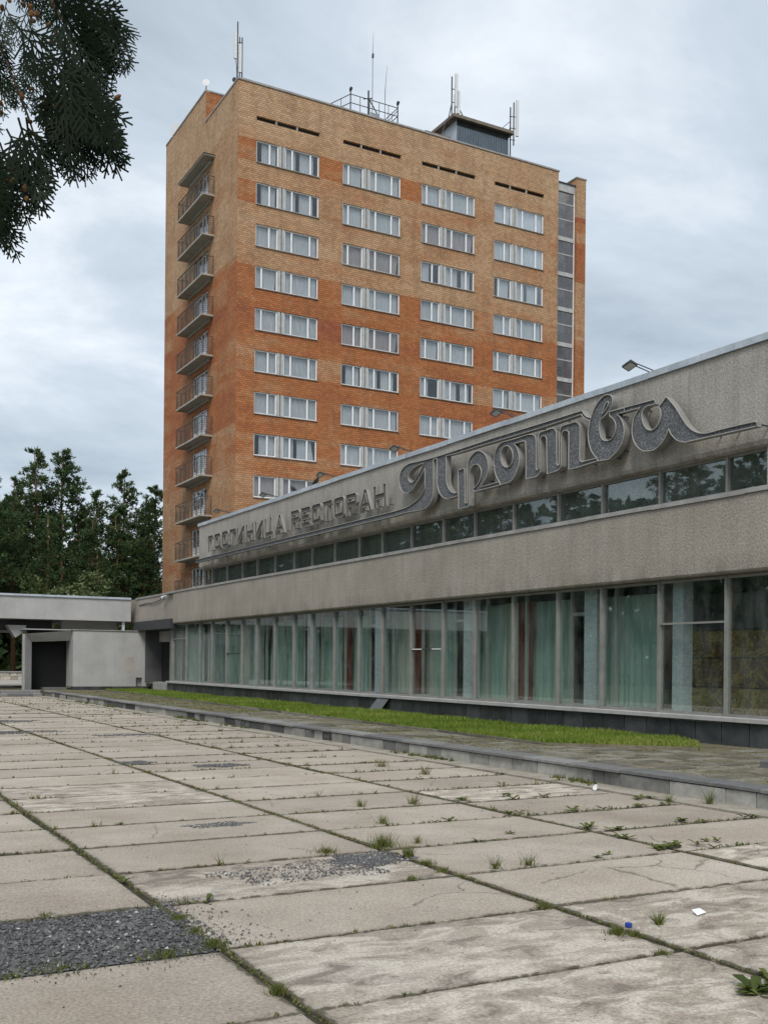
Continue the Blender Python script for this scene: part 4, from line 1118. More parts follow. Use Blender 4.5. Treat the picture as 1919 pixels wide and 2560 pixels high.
g = MB((10, 51.2, .2)); g.box(9.9, 11.0, 51.1, 51.59, .201, .3); g.build('step', M['coping'], por)
dr = tag(empty('side_door', (15.1, 49.5, .2)), 'dark side doorway with pale lintel between wall block and glass front', 'door')
g = MB((15.2, 49.4, .2)); g.box(15.25, 15.3, 48.3, 50.15, .2, 2.5); g.build('door_leaf', M['dark_in'], dr)
g = MB((15.2, 49.4, 2.5)); g.box(15.12, 15.25, 47.6, 50.15, 2.5, 3.0); g.build('lintel', M['stucco'], dr)
g = MB((14.4, 45.7, .6)); g.box(14.36, 15.2, 45.62, 45.75, .62, 3.2); g.box(15.1, 15.25, 45.75, 48.3, .2, 3.2); g.build('jamb', M['frame'], dr)
g = MB((14.3, 47.5, 3.0)); g.box(14.1, 15.3, 45.0, 50.9, 3.03, 3.449); o = g.build('hood', M['darkmetal'], dr)

# low planter stone at the right edge of the terrace
pl = MB((11.6, 10.1, .2)); pl.cbox(11.5, 12.1, 9.55, 10.2, .205, .33, .03, .03)
tag(pl.build('stone_block', M['coping']), 'low rough stone block lying on the terrace at right edge', 'stone')
# litter
g = MB((4.42, 4.92, 0)); g.tube([(4.42, 4.92, .008), (4.42, 4.92, .03)], .022, 10); tag(g.build('bottle_cap', plain('blue_plastic', (.02, .06, .35), .4, .4)), 'blue bottle cap lying by a weed tuft on the slabs', 'bottle cap')
g = MB((5.05, 4.96, 0)); g.add([(5.0, 4.93, .012), (5.1, 4.95, .018), (5.13, 5.0, .014), (5.03, 5.01, .03), (5.06, 4.97, .045)], [(0, 1, 4), (1, 2, 4), (2, 3, 4), (3, 0, 4), (3, 2, 1, 0)]); tag(g.build('paper_scrap', M['white_frame']), 'crumpled white scrap on a slab at right', 'litter')
g = MB((8.9, 10.6, 0)); g.tube([(8.85, 10.5, .03), (9.0, 10.66, .03)], [.03, .028], 8); tag(g.build('paper_cup', M['white_frame']), 'white paper cup lying at the foot of the kerb', 'litter')

# ================================================================== TOWER
XT, YT = 26.94, 71.27
XTR = 55.55; ZROOF = 43.2; YM = 78.3; YBK = 88.4; ZREAR = 45.62
tow = tag(empty('hotel_tower', (XT, YT, 0)), 'tall orange and tan brick hotel tower with rows of white windows', 'building')
CX = [28.35, 35.30, 42.17, 49.05]; CW = 4.98
SILL = [37.57 - 3.015 * k for k in range(12)]; WH = 1.58
wins = [(x, x + CW, z, z + WH) for z in SILL for x in CX]
vents = [(x, x + CW + .02, 40.58, 40.9) for x in CX]
def lot(u, z, seed):
    # brick lots by height, with sudden changes from one lift to the next
    f = (37.57 + 2.2 - z) / 3.015
    rnd = random.Random(int(round(u * 7)) * 131 + int(round(z * 13)) + seed)
    if f < .0: b = .05
    elif f < 1: b = .22
    elif f < 2: b = .2
    elif f < 3: b = .16
    elif f < 4: b = .55
    elif f < 5: b = .68
    elif f < 6: b = .58
    elif f < 7: b = .62
    elif f < 8: b = .48
    elif f < 9: b = .3
    else: b = .34
    return b + rnd.uniform(-.1, .1)
def grid_wall(axis, us, zs, holes, depth, sign_, plane, special, seed):
    """brick sheet in plane with recessed openings; returns an MB"""
    g = MB((XT, YT, 0))
    P = (lambda u, d, z: (u, plane + d, z)) if axis == 'x' else (lambda u, d, z: (plane + d, u, z))
    us = sorted(set(round(v, 4) for v in us)); zs = sorted(set(round(v, 4) for v in zs))
    for i in range(len(us) - 1):
        for j in range(len(zs) - 1):
            cu, cz = (us[i] + us[i + 1]) / 2, (zs[j] + zs[j + 1]) / 2
            if any(a < cu < b and c < cz < d for a, b, c, d in holes): continue
            t = special(cu, cz)
            if t is None: t = lot(cu, cz, seed)
            q = [P(us[i], 0, zs[j]), P(us[i + 1], 0, zs[j]), P(us[i + 1], 0, zs[j + 1]), P(us[i], 0, zs[j + 1])]
            if axis == 'y': q = q[::-1]
            g.quad(*q, t)
    for a, b, c, d in holes:
        t = lot(a, d, seed)
        for q in ([P(a, 0, c), P(a, 0, d), P(a, depth, d), P(a, depth, c)], [P(b, 0, d), P(b, 0, c), P(b, depth, c), P(b, depth, d)],
                  [P(a, 0, d), P(b, 0, d), P(b, depth, d), P(a, depth, d)], [P(b, 0, c), P(a, 0, c), P(a, depth, c), P(b, depth, c)]):
            g.quad(*(q if axis == 'x' else q[::-1]), t)
    return g
us = [XT, XTR] + [v for x in CX for v in (x, x + CW)] + [x + CW + .02 for x in CX]
zs = [0, ZROOF - .06, 40.58, 40.9] + [v for z in SILL for v in (z, z + WH, z - .72)]
def front_special(u, z):
    f = (39.15 - z) / 3.015; row = int(math.floor(f)); inw = (f - row) < WH / 3.015
    if z > 39.3: return .04 + .05 * math.sin(u)
    if inw:
        if row == 0: return .95 if (u < 28.4 or 33 < u < 42.2) else .2
        if row == 1: return .82 if u < 28.4 else (.3 if u < 42 else .22)
        if row == 2: return .12 if u < 36 else .2
        if row == 3: return .74 if u < 42 else .42
        if row == 4: return .84 if u < 28.4 else (.95 if u < 36 else .7)
        if row == 5: return .2 if u < 28.4 else (.3 if 33 < u < 36 else .6 if u < 43 else .2)
        if row == 6: return .68 if u < 28.4 else .55
        if row == 7: return .52 if u < 36 else .6
        if row >= 8: return .33
    else:
        if row == 0: return .3
        if row == 1: return .08 if u < 36 else .22
        if row == 2: return .4 if u < 36 else .12 if u > 42 else .2
        if row == 3: return .7 if u < 36 else .6
        if row == 4: return .6
        if row == 5: return .62 if u < 42 else .72
        if row == 6: return .66
        if row == 7: return .38
        if row >= 8: return .36
def row_mean(z):
    f = (39.15 - z) / 3.015
    P_ = [(-1, .1), (0, .16), (.8, .26), (2.6, .26), (3.4, .5), (4.5, .62), (6.5, .6), (7.4, .5), (8.3, .38), (12, .36)]
    for a, b in zip(P_, P_[1:]):
        if a[0] <= f <= b[0]: return a[1] + (b[1] - a[1]) * (f - a[0]) / (b[0] - a[0])
    return .1 if f < 0 else .36
g = grid_wall('x', us, zs, wins + vents, .26, 1, YT, lambda u, z: .52 * front_special(u, z) + .48 * row_mean(z), 3)
g.build('front_wall', M['brick'], tow, tint=True)
# left wall with balcony door openings
BZ = [36.62 - 3.015 * k for k in range(12)]
doors = [(77.35, 80.9, z + .12, z + 2.42) for z in BZ if z > 2]
lz = [0, ZREAR - .06, ZROOF - .06] + [v for d in doors for v in d[2:]] + [38.2, 40.4, 33.3, 31.8, 30.2, 27.0, 25.2, 22.1, 18.0, 16.2, 13.1]
lu = [YT, YM, YBK, 77.35, 80.9, 75.2, 73.2, 84.6, 86.5]
class _D: pass
def left_special(u, z):
    if z > ZROOF - .06 and u < YM: return -9
    return None
def grid_left():
    holes = doors + [(YT, YM, ZROOF - .06, ZREAR)]
    g = MB((XT, YT, 0)); us_ = sorted(set(lu)); zs_ = sorted(set(lz))
    for i in range(len(us_) - 1):
        for j in range(len(zs_) - 1):
            cu, cz = (us_[i] + us_[i + 1]) / 2, (zs_[j] + zs_[j + 1]) / 2
            if any(a < cu < b and c < cz < d for a, b, c, d in holes): continue
            t = lot(cu, cz, 9) - .02
            g.quad((XT, us_[i], zs_[j]), (XT, us_[i], zs_[j + 1]), (XT, us_[i + 1], zs_[j + 1]), (XT, us_[i + 1], zs_[j]), t)
    for a, b, c, d in doors:
        t = lot(a, d, 9)
        g.quad((XT, a, c), (XT, a, d), (XT + .4, a, d), (XT + .4, a, c), t); g.quad((XT, b, d), (XT, b, c), (XT + .4, b, c), (XT + .4, b, d), t)
        g.quad((XT, a, d), (XT, b, d), (XT + .4, b, d), (XT + .4, a, d), t); g.quad((XT, b, c), (XT, a, c), (XT + .4, a, c), (XT + .4, b, c), t)
    return g
grid_left().build('left_wall', M['brick'], tow, tint=True)
g = MB((XT, YT, 0))
g.quad((XTR, YT, 0), (XTR, YT + .35, 0), (XTR, YT + .35, ZROOF - .06), (XTR, YT, ZROOF - .06), .2)
g.quad((XTR, YT + .35, 0), (XTR, YBK, 0), (XTR, YBK, ZROOF - .06), (XTR, YT + .35, ZROOF - .06), .3)
g.quad((XT, YM, ZROOF - .3), (XTR, YM, ZROOF - .3), (XTR, YM, ZREAR - .06), (XT, YM, ZREAR - .06), .55)
g.quad((XTR, YBK, 0), (XT, YBK, 0), (XT, YBK, ZREAR - .06), (XTR, YBK, ZREAR - .06), .4)
g.quad((XTR, YM, ZROOF - .06), (XTR, YBK, ZROOF - .06), (XTR, YBK, ZREAR - .06), (XTR, YM, ZREAR - .06), .4)
g.build('rear_walls', M['brick'], tow, tint=True)
g = MB((XT, YT, 43)); g.quad((XT + .3, YT + .3, 42.8), (XTR - .3, YT + .3, 42.8), (XTR - .3, YM, 42.8), (XT + .3, YM, 42.8)); g.quad((XT + .1, YM + .1, ZREAR - .3), (XTR, YM + .1, ZREAR - .3), (XTR, YBK, ZREAR - .3), (XT + .1, YBK, ZREAR - .3)); g.build('roof', M['darkmetal'], tow)
g = MB((XT, YT, 43))
g.box(XT - .05, XTR + .08, YT - .07, YT + .3, ZROOF - .059, ZROOF + .06); g.box(XT - .05, XT + .3, YT + .301, YM - .01, ZROOF - .059, ZROOF + .06)
g.box(XT - .05, XT + .3, YM, YBK, ZREAR - .059, ZREAR + .06); g.box(XT + .301, XT + 8, YM - .05, YM + .3, ZREAR - .059, ZREAR + .06)
g.build('parapet_coping', M['sill_metal'], tow)
# loose roofing lying along the parapet
g = MB((XT, YT, 43)); g.box(27.35, 31.9, YT + .35, YT + .6, 43.262, 43.52); g.box(31.9, 33.8, YT + .3, YT + .5, 43.262, 43.40); g.box(42.7, 45.1, YT + .4, YT + .6, 43.262, 43.62); g.build('roof_upstand', M['old_wood'], tow)
# dark rooms behind
g = MB((XT, YT, 0))
g.box(XT + .5, XTR - .3, YT + 1.5, YT + 1.6, 0, 43); g.box(XT + 2.2, XT + 2.3, YT + 1.6, 84, 0, 43)
for z in SILL: g.box(XT + .5, XTR - .3, YT + .27, YT + 1.5, z - .75, z - .6)
g.build('rooms', M['room'], tow)
for (a, b, c, d) in vents:
    g = MB((a, YT, c)); g.box(a, b, YT + .2, YT + .26, c, d)
    v = g.build('vent_slot', M['dark_in'], tow)
    for t in (.31, .64):
        g = MB((a, YT, c)); x = a + (b - a) * t; g.box(x - .06, x + .06, YT + .03, YT + .19, c, d); g.build('vent_post', M['soffit'], v)

# ---------- windows: build four kinds of light, copy for every opening
def y_box(x0, x1, z0, z1, y0=.10, y1=.17):
    g = MB(); g.box(x0, x1, y0, y1, z0, z1); return g
LK = [(0, .50, 1.76), (0, 1.05, 1.76)]
def frame_mesh(kind):
    g = MB(); y0, y1 = .09, .17; H = WH
    w = .08
    def rect(x0, x1, cuts):
        g.box(x0, x0 + w, y0, y1, 0, H); g.box(x1 - w, x1, y0, y1, 0, H)
        e = [x0 + w + .0005] + [v for c in cuts for v in (c - w / 2, c + w / 2 + .0)] + [x1 - w - .0005]
        g.box(x0 + w + .0005, x1 - w - .0005, y0 + .003, y1 - .003, 0, w); g.box(x0 + w + .0005, x1 - w - .0005, y0 + .003, y1 - .003, H - w, H)
        for c in cuts: g.box(c - w * .7, c + w * .7, y0 - .004, y1 + .002, w + .0005, H - w - .0005)
    c1 = [.5] if kind % 2 == 0 else [1.06]
    rect(0.0, 1.74, c1)
    rect(2.26, 4.98, [2.84, 4.22] if kind < 2 else [2.84, 4.3])
    return g.mesh('window_frame', M['white_frame'])
def pane_spans(kind):
    c = .5 if kind % 2 == 0 else 1.06
    m_ = 4.22 if kind < 2 else 4.3
    return [(.066, c - .046), (c + .046, 1.674), (2.326, 2.794), (2.886, m_ - .046), (m_ + .046, 4.914)]
FM = [frame_mesh(k) for k in range(4)]
PM = {}
def pane_mesh(w):
    k = round(w, 3)
    if k not in PM:
        g = MB(); g.box(0, w, -.004, .004, 0, WH - .132); PM[k] = g.mesh('pane', M['tglass'])
    return PM[k]
gs = MB(); gs.box(-.02, 5.0, -.09, .085, -.055, -.006); SILLM = gs.mesh('sill', M['sill_metal'])
gs = MB(); gs.box(1.745, 1.98, .02, .22, .01, WH); gs.box(2.06, 2.255, .02, .22, .01, WH); PILM = gs.mesh('pillar', M['pillar'])
gs = MB(); gs.box(1.98, 2.06, .18, .24, .01, WH); SLITM = gs.mesh('slit', M['dark_in'])
gs = MB(); gs.box(0, 4.98, .1, .16, WH - .11, WH - .002); 
def sheer_mesh(w, seed, mat):
    rnd = random.Random(seed); g = MB(); n_ = max(8, int(w * 22)); rows = 3; vs = []
    ph = rnd.uniform(0, 6); slant = rnd.uniform(-.3, .3) * w if rnd.random() < .5 else 0; wv = rnd.uniform(.1, .17)
    for j in range(rows + 1):
        for i in range(n_ + 1):
            u = i / n_; x = u * w
            x2 = x + (slant * u * (1 - j / rows) if slant else 0)
            vs.append((x2, .035 * math.sin(2 * math.pi * x / wv + ph) + .014 * math.sin(x * 31 + ph), .02 + (WH - .05) * j / rows))
    g.add(vs, [(j * (n_ + 1) + i, j * (n_ + 1) + i + 1, (j + 1) * (n_ + 1) + i + 1, (j + 1) * (n_ + 1) + i) for j in range(rows) for i in range(n_)])
    return g.mesh('sheer', mat, True)
SH = {(w, v): sheer_mesh(w, int(w * 10) + v * 77, M['sheer'] if v < 3 else M['pinkish']) for w in (.5, .8, 1.1, 1.6, 2.5) for v in range(4)}
wr = random.Random(5)
for r_, z in enumerate(SILL):
    if r_ > 9: break
    for ci, x in enumerate(CX):
        # the restaurant parapet hides the lowest ones on the right
        if (r_ == 9 and ci > 0) or (r_ == 8 and ci > 1 and False): continue
        kind = wr.choice([0, 0, 1, 2, 3])
        w = link('window', FM[kind], tow, (x - XT, .0, z))
        for (a, b) in pane_spans(kind):
            p = link('pane', pane_mesh(b - a), w, (a, .13, .066))
            if b - a < .7 and wr.random() < .10:      # a vent sash tilted open
                p.rotation_euler = (0, 0, R(-14)); 
        link('sill', SILLM, w); link('pillar', PILM, w); link('pillar_slit', SLITM, w)
        v = wr.randrange(3) if wr.random() < .85 else 3
        # curtains: left light, right light
        mode = wr.random()
        if mode < .8: spans = [(.1, 1.6), (2.4, 2.5)]
        elif mode < .9: spans = [(.1, .8), (2.4, 1.1), (3.9, .8)]
        elif mode < .97: spans = [(.5, 1.1), (2.4, .8), (3.5, 1.1)]
        else: spans = [(.1, .5), (1.0, .5), (2.4, .5), (3.9, .8)]
        for (sx, sw) in spans:
            cur = link('curtain', SH[(sw, v)], w, (sx, .30, 0))
# ---------- stair glazing strip and brick fin on the right
SX0, SX1 = XTR + .02, 57.42
g = MB((SX0, YT, 20)); g.box(SX0, SX1, YT + .45, YT + 2, 0, 42.4); stairback = None
g = MB((SX0, YT, 20)); g.box(XTR, 57.5, YT + 1.6, YT + 1.7, 0, 42.3); g.build('stair_back', M['sill_metal'], tow)
sg = MB((SX0, YT, 0)); sg.box(SX1 - .05, SX1 + .03, YT + .22, YT + .33, 0, 41.7); stair = sg.build('stair_glazing', M['white_frame'], tow)
g = MB((SX0, YT, 42)); g.box(SX0, SX1 + .05, YT + .2, YT + .5, 41.72, 42.38); g.build('head_panel', M['pillar'], stair)
g = MB((SX0, YT, 42)); g.box(SX0, SX1 + .1, YT + .12, YT + .6, 42.381, 42.47); g.build('head_cap', M['darkmetal'], stair)
levels = [37.72 - 2.985 * k for k in range(12)]
tops = [41.7] + [l - .18 for l in levels]
for k, l in enumerate(levels):
    if l < 8: break
    g = MB((SX0, YT, l)); g.box(SX0, SX1 - .051, YT + .2, YT + .4, l - .17, l + .17); g.build('floor_band', M['pillar'], stair)
    top = tops[k]; bot = l + .17
    mids = [40.7, 39.36] if k == 0 else [l + 1.68]
    segs = [top] + mids + [bot]
    for mz in mids:
        g = MB((SX0, YT, mz)); g.box(SX0, SX1 - .051, YT + .24, YT + .32, mz - .045, mz + .045); g.build('rail', M['pillar'], stair)
    for a, b in zip(segs, segs[1:]):
        g = MB((SX0, YT, b)); g.box(SX0, SX1 - .06, YT + .27, YT + .28, b + .05, a - .05); g.build('pane', M['sglass'], stair)
    st_ = MB((SX0, YT, bot))
    for q in range(7): st_.box(SX0 + .2, SX1 - .3, YT + .9 + q * .02, YT + 1.5, bot + .1 + q * .17, bot + .16 + q * .17)
    st_.build('stair_flight', M['soffit'], stair)
g = MB((57.5, YT, 0))
FXa, FXb = 57.5, 58.5
for z0, z1, t in ((0, 16, .6), (16, 24, .66), (24, 29.3, .62), (29.3, 30.2, .4), (30.2, 34.2, .25), (34.2, 37.6, .72), (37.6, 39.3, .45), (39.3, 39.75, .8), (39.75, 43.06, .12)):
    g.quad((FXa, YT + .02, z0), (FXb, YT + .02, z0), (FXb, YT + .02, z1), (FXa, YT + .02, z1), t)
    g.quad((FXa, YT + 4, z0), (FXa, YT + .02, z0), (FXa, YT + .02, z1), (FXa, YT + 4, z1), t)
    g.quad((FXb, YT + .02, z0), (FXb, YT + 4, z0), (FXb, YT + 4, z1), (FXb, YT + .02, z1), t)
g.build('brick_fin', M['brick'], tow, tint=True)
g = MB((57.5, YT, 43)); g.box(FXa - .06, FXb + .06, YT - .04, YT + 4, 43.061, 43.17); g.build('fin_coping', M['sill_metal'], tow)

# ---------- balconies
def rail_mesh():
    g = MB(); y0, y1 = 0.0, 6.05; x0 = -.86
    for z in (.28, .42, .56, .70, .84, .98): 
        g.bar((x0, y0, z), (x0, y1, z), .028); g.bar((x0, y0, z), (0, y0, z), .028); g.bar((x0, y1, z), (0, y1, z), .028)
    g.bar((x0, y0 - .04, 1.47), (x0, y1 + .04, 1.47), .07, .06); g.bar((x0, y0, 1.47), (0, y0, 1.47), .06); g.bar((x0, y1, 1.47), (0, y1, 1.47), .06)
    for z in (1.12, 1.28): g.bar((x0 + .05, y0, z), (x0 + .05, y1, z), .028); g.bar((x0, y0, z), (0, y0, z), .028)
    for i in range(7):
        y = y0 + (y1 - y0) * i / 6
        g.bar((x0, y, .1), (x0, y, 1.44), .045)
        g.bar((x0 + .07, y, .1), (x0 + .07, y, 1.2), .03)
    for xx in (-.45, -.05): g.bar((xx, y0, .1), (xx, y0, 1.44), .04); g.bar((xx, y1, .1), (xx, y1, 1.44), .04)
    return g.mesh('railing', M['rust_rail'])
def slab_mesh():
    g = MB()
    for a, b in ((-.02, 3.02), (3.05, 6.08)):
        g.box(-.92, .0, a, b, -.02, .1)
    g.box(-.16, -.001, .6, 5.5, -.22, -.0205)
    return g.mesh('balcony', M['slab_conc'])
RM, SM = rail_mesh(), slab_mesh()
def bdoor_meshes():
    f = MB(); H = 2.28; x0, x1 = .12, .2
    for y in (.03, .95, 1.75, 2.6, 3.45): f.box(x0, x1, y - .04, y + .04, 0, H)
    for a, b, c in ((.07, .91, .02), (.99, 1.71, .02), (1.79, 2.56, .8), (2.64, 3.41, .8)):
        f.box(x0, x1, a, b, c, c + .07); f.box(x0, x1, a, b, H - .07, H)
    f.box(x0 + .01, x1 - .01, .07, .91, .8, .87); f.box(x0 + .01, x1 - .01, .99, 1.71, .8, .87); f.box(x0 + .01, x1 - .01, .99, 1.71, .0901, .79)
    f.box(x0 + .01, x1 - .01, 1.79, 3.41, 0, .79)
    p = MB()
    for a, b in ((.07, .91), (.99, 1.71), (1.79, 2.56), (2.64, 3.41)): p.box(.155, .165, a, b, .88, H - .08)
    p.box(.155, .165, .07, .91, .1, .79)
    return f.mesh('balcony_door', M['white_frame']), p.mesh('pane', M['tglass'])
BDM, BPM = bdoor_meshes()
for k, z in enumerate(BZ):
    if z < 6: break
    b = link('balcony', SM, tow, (0, 76.13 - YT, z))
    link('railing', RM, b)
    d = link('balcony_door', BDM, tow, (0, 77.4 - YT, z + .13))
    link('pane', BPM, d)
    c = link('curtain', SH[(1.6, k % 3)], d, (.4, .15, .5), (0, 0, R(90)))
    link('curtain', SH[(.8, (k + 1) % 3)], d, (.4, 2.5, .5), (0, 0, R(90)))
cn = MB((XT, 76.13, 39.6)); cn.box(XT - .86, XT, 76.11, 79.14, 39.58, 39.68); cn.box(XT - .86, XT, 79.17, 82.21, 39.58, 39.68); cn.box(XT - .18, XT - .001, 76.7, 81.6, 39.3, 39.579)
cn.build('balcony_canopy', M['slab_conc'], tow)
g = MB((XT, 76, 39.7)); g.box(XT - .9, XT, 76.06, 82.26, 39.681, 39.72); g.build('canopy_felt', M['darkmetal'], tow)

# ================================================================== ROOF THINGS
def panel_antenna(g, x, y, z, h, w=.28, d=.14):
    g.cbox(x - w / 2, x + w / 2, y - d, y, z, z + h, .03)
# corner mast
ms = tag(empty('antenna_mast', (27.4, 72.3, 43)), 'cell antenna mast with two white panels on the tower corner', 'antenna')
g = MB((27.3, 72.3, 43)); g.bar((27.27, 72.4, 42.8), (27.27, 72.4, 47.9), .07); g.bar((27.62, 72.4, 42.8), (27.62, 72.4, 46.85), .07); g.bar((27.47, 72.5, 42.8), (27.47, 72.5, 46.9), .06)
for z in (43.6, 44.6, 45.6, 46.4): g.bar((27.27, 72.4, z), (27.62, 72.4, z + .08), .04)
g.bar((27.62, 72.4, 44.2), (27.9, 73.2, 42.8), .05); g.build('mast', M['mast'], ms)
for x, z, h in ((27.05, 45.1, 1.9), (27.42, 44.2, 2.05)):
    g = MB((x, 72.2, z)); panel_antenna(g, x, 72.33, z, h, .2); g.build('panel', M['antenna'], ms)
g = MB((27, 72.3, 43.6)); g.tube([(27.07, 72.3, 45.1), (27.15, 72.3, 44.7), (27.2, 72.35, 44.2), (27.2, 72.35, 43.3)], .02, 5); g.tube([(27.0, 72.2, 43.55), (27.0, 72.3, 43.55)], .17, 10); g.build('cable', M['mast'], ms)
def dish(name, c, r, d, label, mast_h):
    root = tag(empty(name, (c[0], c[1], c[2] - mast_h)), label, 'dish')
    c = Vector(c); d = Vector(d).normalized(); a = d.orthogonal().normalized(); b = d.cross(a)
    g = MB(tuple(c)); vs = []; n_ = 16
    for i, (q, dp) in enumerate(((.02, -.25), (.5, -.19), (.85, -.07), (1, 0), (1, .03))):
        for k in range(n_):
            t = 2 * math.pi * k / n_; vs.append(c + (a * math.cos(t) + b * math.sin(t)) * r * q + d * dp * r)
    fs = [tuple(range(n_))]
    for i in range(4):
        for k in range(n_): fs.append((i * n_ + k, i * n_ + (k + 1) % n_, (i + 1) * n_ + (k + 1) % n_, (i + 1) * n_ + k))
    fs.append(tuple(4 * n_ + k for k in range(n_))[::-1])
    g.add(vs, fs); g.build('reflector', M['antenna'], root, False)
    g = MB(tuple(c)); g.tube([c - d * r * .2, c - d * (r * .2 + .2)], .05, 6); e_ = c - d * (r * .2 + .2); g.bar(e_ + Vector((0, 0, .25)), (e_.x, e_.y, c.z - mast_h), .06); g.build('mast', M['mast'], root)
dish('satellite_dish', (25.9 + 1.35, 79.2, 46.75), .28, (-.4, -.9, .1), 'small white dish on a pole above the stepped parapet', 1.15)
dish('satellite_dish', (27.0, 86.3, 46.1), .62, (-.95, -.25, .05), 'large white dish peeping over the left edge of the tower roof', .6)
# railed platform with whips
pf = tag(empty('roof_platform', (38, 72.3, 43)), 'railed steel platform on the roof edge of the tower', 'railing')
g = MB((38, 72.3, 43))
pp = [(35.0, 76.0), (36.34, 72.2), (40.47, 72.2), (40.47, 76.0)]
for (a, b) in zip(pp, pp[1:]):
    for z in (44.35, 45.0): g.bar((a[0], a[1], z), (b[0], b[1], z), .045)
    n_ = 5 if b[0] - a[0] > 2 else 4
    for i in range(n_ + 1):
        t = i / n_; g.bar((a[0] + (b[0] - a[0]) * t, a[1] + (b[1] - a[1]) * t, 43.0), (a[0] + (b[0] - a[0]) * t, a[1] + (b[1] - a[1]) * t, 45.0), .035)
g.bar((36.34, 72.2, 42.8), (36.34, 72.2, 45.3), .07); g.bar((40.47, 72.2, 42.8), (40.47, 72.2, 45.2), .07)
g.bar((39.5, 72.2, 43.6), (40.47, 72.2, 44.8), .05); g.box(36.3, 40.5, 72.3, 75.8, 43.3, 43.36)
g.build('rail', M['mast'], pf)
for x in (36.34, 40.47):
    g = MB((x, 72.2, 45.3)); g.tube([(x - .02, 72.25, 45.2), (x, 72.2, 45.35), (x + .03, 72.1, 45.5)], [.05, .12, .1], 8); g.build('lamp', M['darkmetal'], pf)
wp = tag(empty('whip_antenna', (38.2, 72.6, 43)), 'tall thin whip antenna rising from the roof platform', 'antenna')
g = MB((38.3, 72.6, 43)); g.bar((38.04, 72.5, 42.8), (38.04, 72.5, 45.85), .1); g.bar((37.6, 72.5, 45.1), (38.4, 72.5, 45.35), .06); g.bar((38.1, 72.5, 45.2), (39.0, 72.5, 44.0), .06); g.bar((39.0, 72.5, 44.0), (38.5, 72.5, 43.3), .06); g.build('bracket', M['mast'], wp)
g = MB((38.3, 72.6, 43)); g.tube([(38.38, 72.5, 43.3), (38.38, 72.5, 48.6), (38.42, 72.5, 50.5)], [.028, .022, .008], 5); g.tube([(38.38, 72.5, 48.5), (38.4, 72.5, 48.8)], .09, 6); g.build('whip', M['mast'], wp)
g = MB((38.3, 72.6, 43)); g.box(38.2, 38.9, 72.4, 72.45, 43.7, 44.2); g.build('mesh_panel', M['zinc'], wp)
wp = tag(empty('whip_antenna', (39.4, 72.4, 43)), 'shorter thin whip antenna right of the tall one on the platform', 'antenna')
g = MB((39.4, 72.6, 43)); g.tube([(39.42, 72.4, 43), (39.44, 72.4, 46.2), (39.6, 72.4, 48.2)], [.028, .024, .008], 5); g.build('whip', M['mast'], wp)
# lift house
lh = tag(empty('lift_house', (49.5, 74.3, 43)), 'blue grey sheet metal lift house with flat roof on the tower', 'roof house')
g = MB((47.3, 74.3, 43)); g.box(47.3, 52.5, 74.35, 78, 42.8, 46.8); g.build('core', M['zinc'], lh)
x = 47.32
while x < 52.45:
    g = MB((x, 74.3, 43)); g.box(x, x + .2, 74.28, 74.349, 43.0, 46.3); g.build('ribbed_sheet', M['corrug'], lh); x += .262
g = MB((47.3, 74.3, 46)); g.box(47.3, 52.5, 74.30, 74.349, 46.31, 46.799); g.build('louvre', M['dark_in'], lh)
g = MB((47, 74, 46.4)); g.box(46.75, 52.85, 73.95, 78.4, 46.801, 47.06); g.build('roof', M['old_wood'], lh)
g = MB((53, 74, 43)); g.box(52.6, 54.2, 74.6, 77, 42.8, 44.3); g.build('annex', M['corrug'], lh)
x = 52.62
while x < 54.1:
    g = MB((x, 74.5, 43)); g.box(x, x + .16, 74.54, 74.599, 43.0, 44.2); g.build('ribbed_sheet', M['corrug'], lh); x += .24
mt = tag(empty('antenna_mast', (47.2, 74.4, 46.8)), 'braced antenna mast with two white panels on the lift house', 'antenna')
g = MB((47.2, 74.4, 46.8)); g.bar((46.95, 74.6, 46.8), (46.95, 74.6, 50.4), .08); g.bar((47.25, 74.6, 46.8), (47.25, 74.6, 49.0), .08)
g.bar((46.95, 74.6, 48.2), (46.2, 74.0, 46.2), .06); g.bar((47.2, 74.6, 48.6), (48.5, 74.6, 46.8), .06); g.bar((46.3, 74.2, 46.6), (44.9, 73.6, 43.6), .05)
for z in (47.3, 48.3, 49.4): g.bar((46.9, 74.6, z), (47.4, 74.6, z), .05)
g.build('mast', M['mast'], mt)
for x, z, h in ((47.28, 47.9, 2.75), (47.5, 47.4, 1.9)):
    g = MB((x, 74.4, z)); panel_antenna(g, x, 74.5, z, h, .26); g.build('panel', M['antenna'], mt)
mt = tag(empty('antenna_mast', (53.1, 74.4, 45)), 'right hand antenna mast with one white panel beside the lift house', 'antenna')
g = MB((53, 74.4, 45)); g.bar((52.9, 74.6, 44.3), (52.9, 74.6, 49.4), .08); g.bar((53.25, 74.6, 46.2), (53.25, 74.6, 49.9), .08)
for z in (46.6, 47.6, 48.6): g.bar((52.8, 74.6, z), (53.4, 74.6, z + .1), .05)
g.bar((52.9, 74.6, 48.2), (51.4, 74.6, 46.8), .05); g.bar((52.9, 74.6, 47.6), (52.2, 74.2, 46.8), .05); g.build('mast', M['mast'], mt)
g = MB((53.5, 74.4, 47)); panel_antenna(g, 53.52, 74.55, 47.0, 3.1, .28); g.build('panel', M['antenna'], mt)
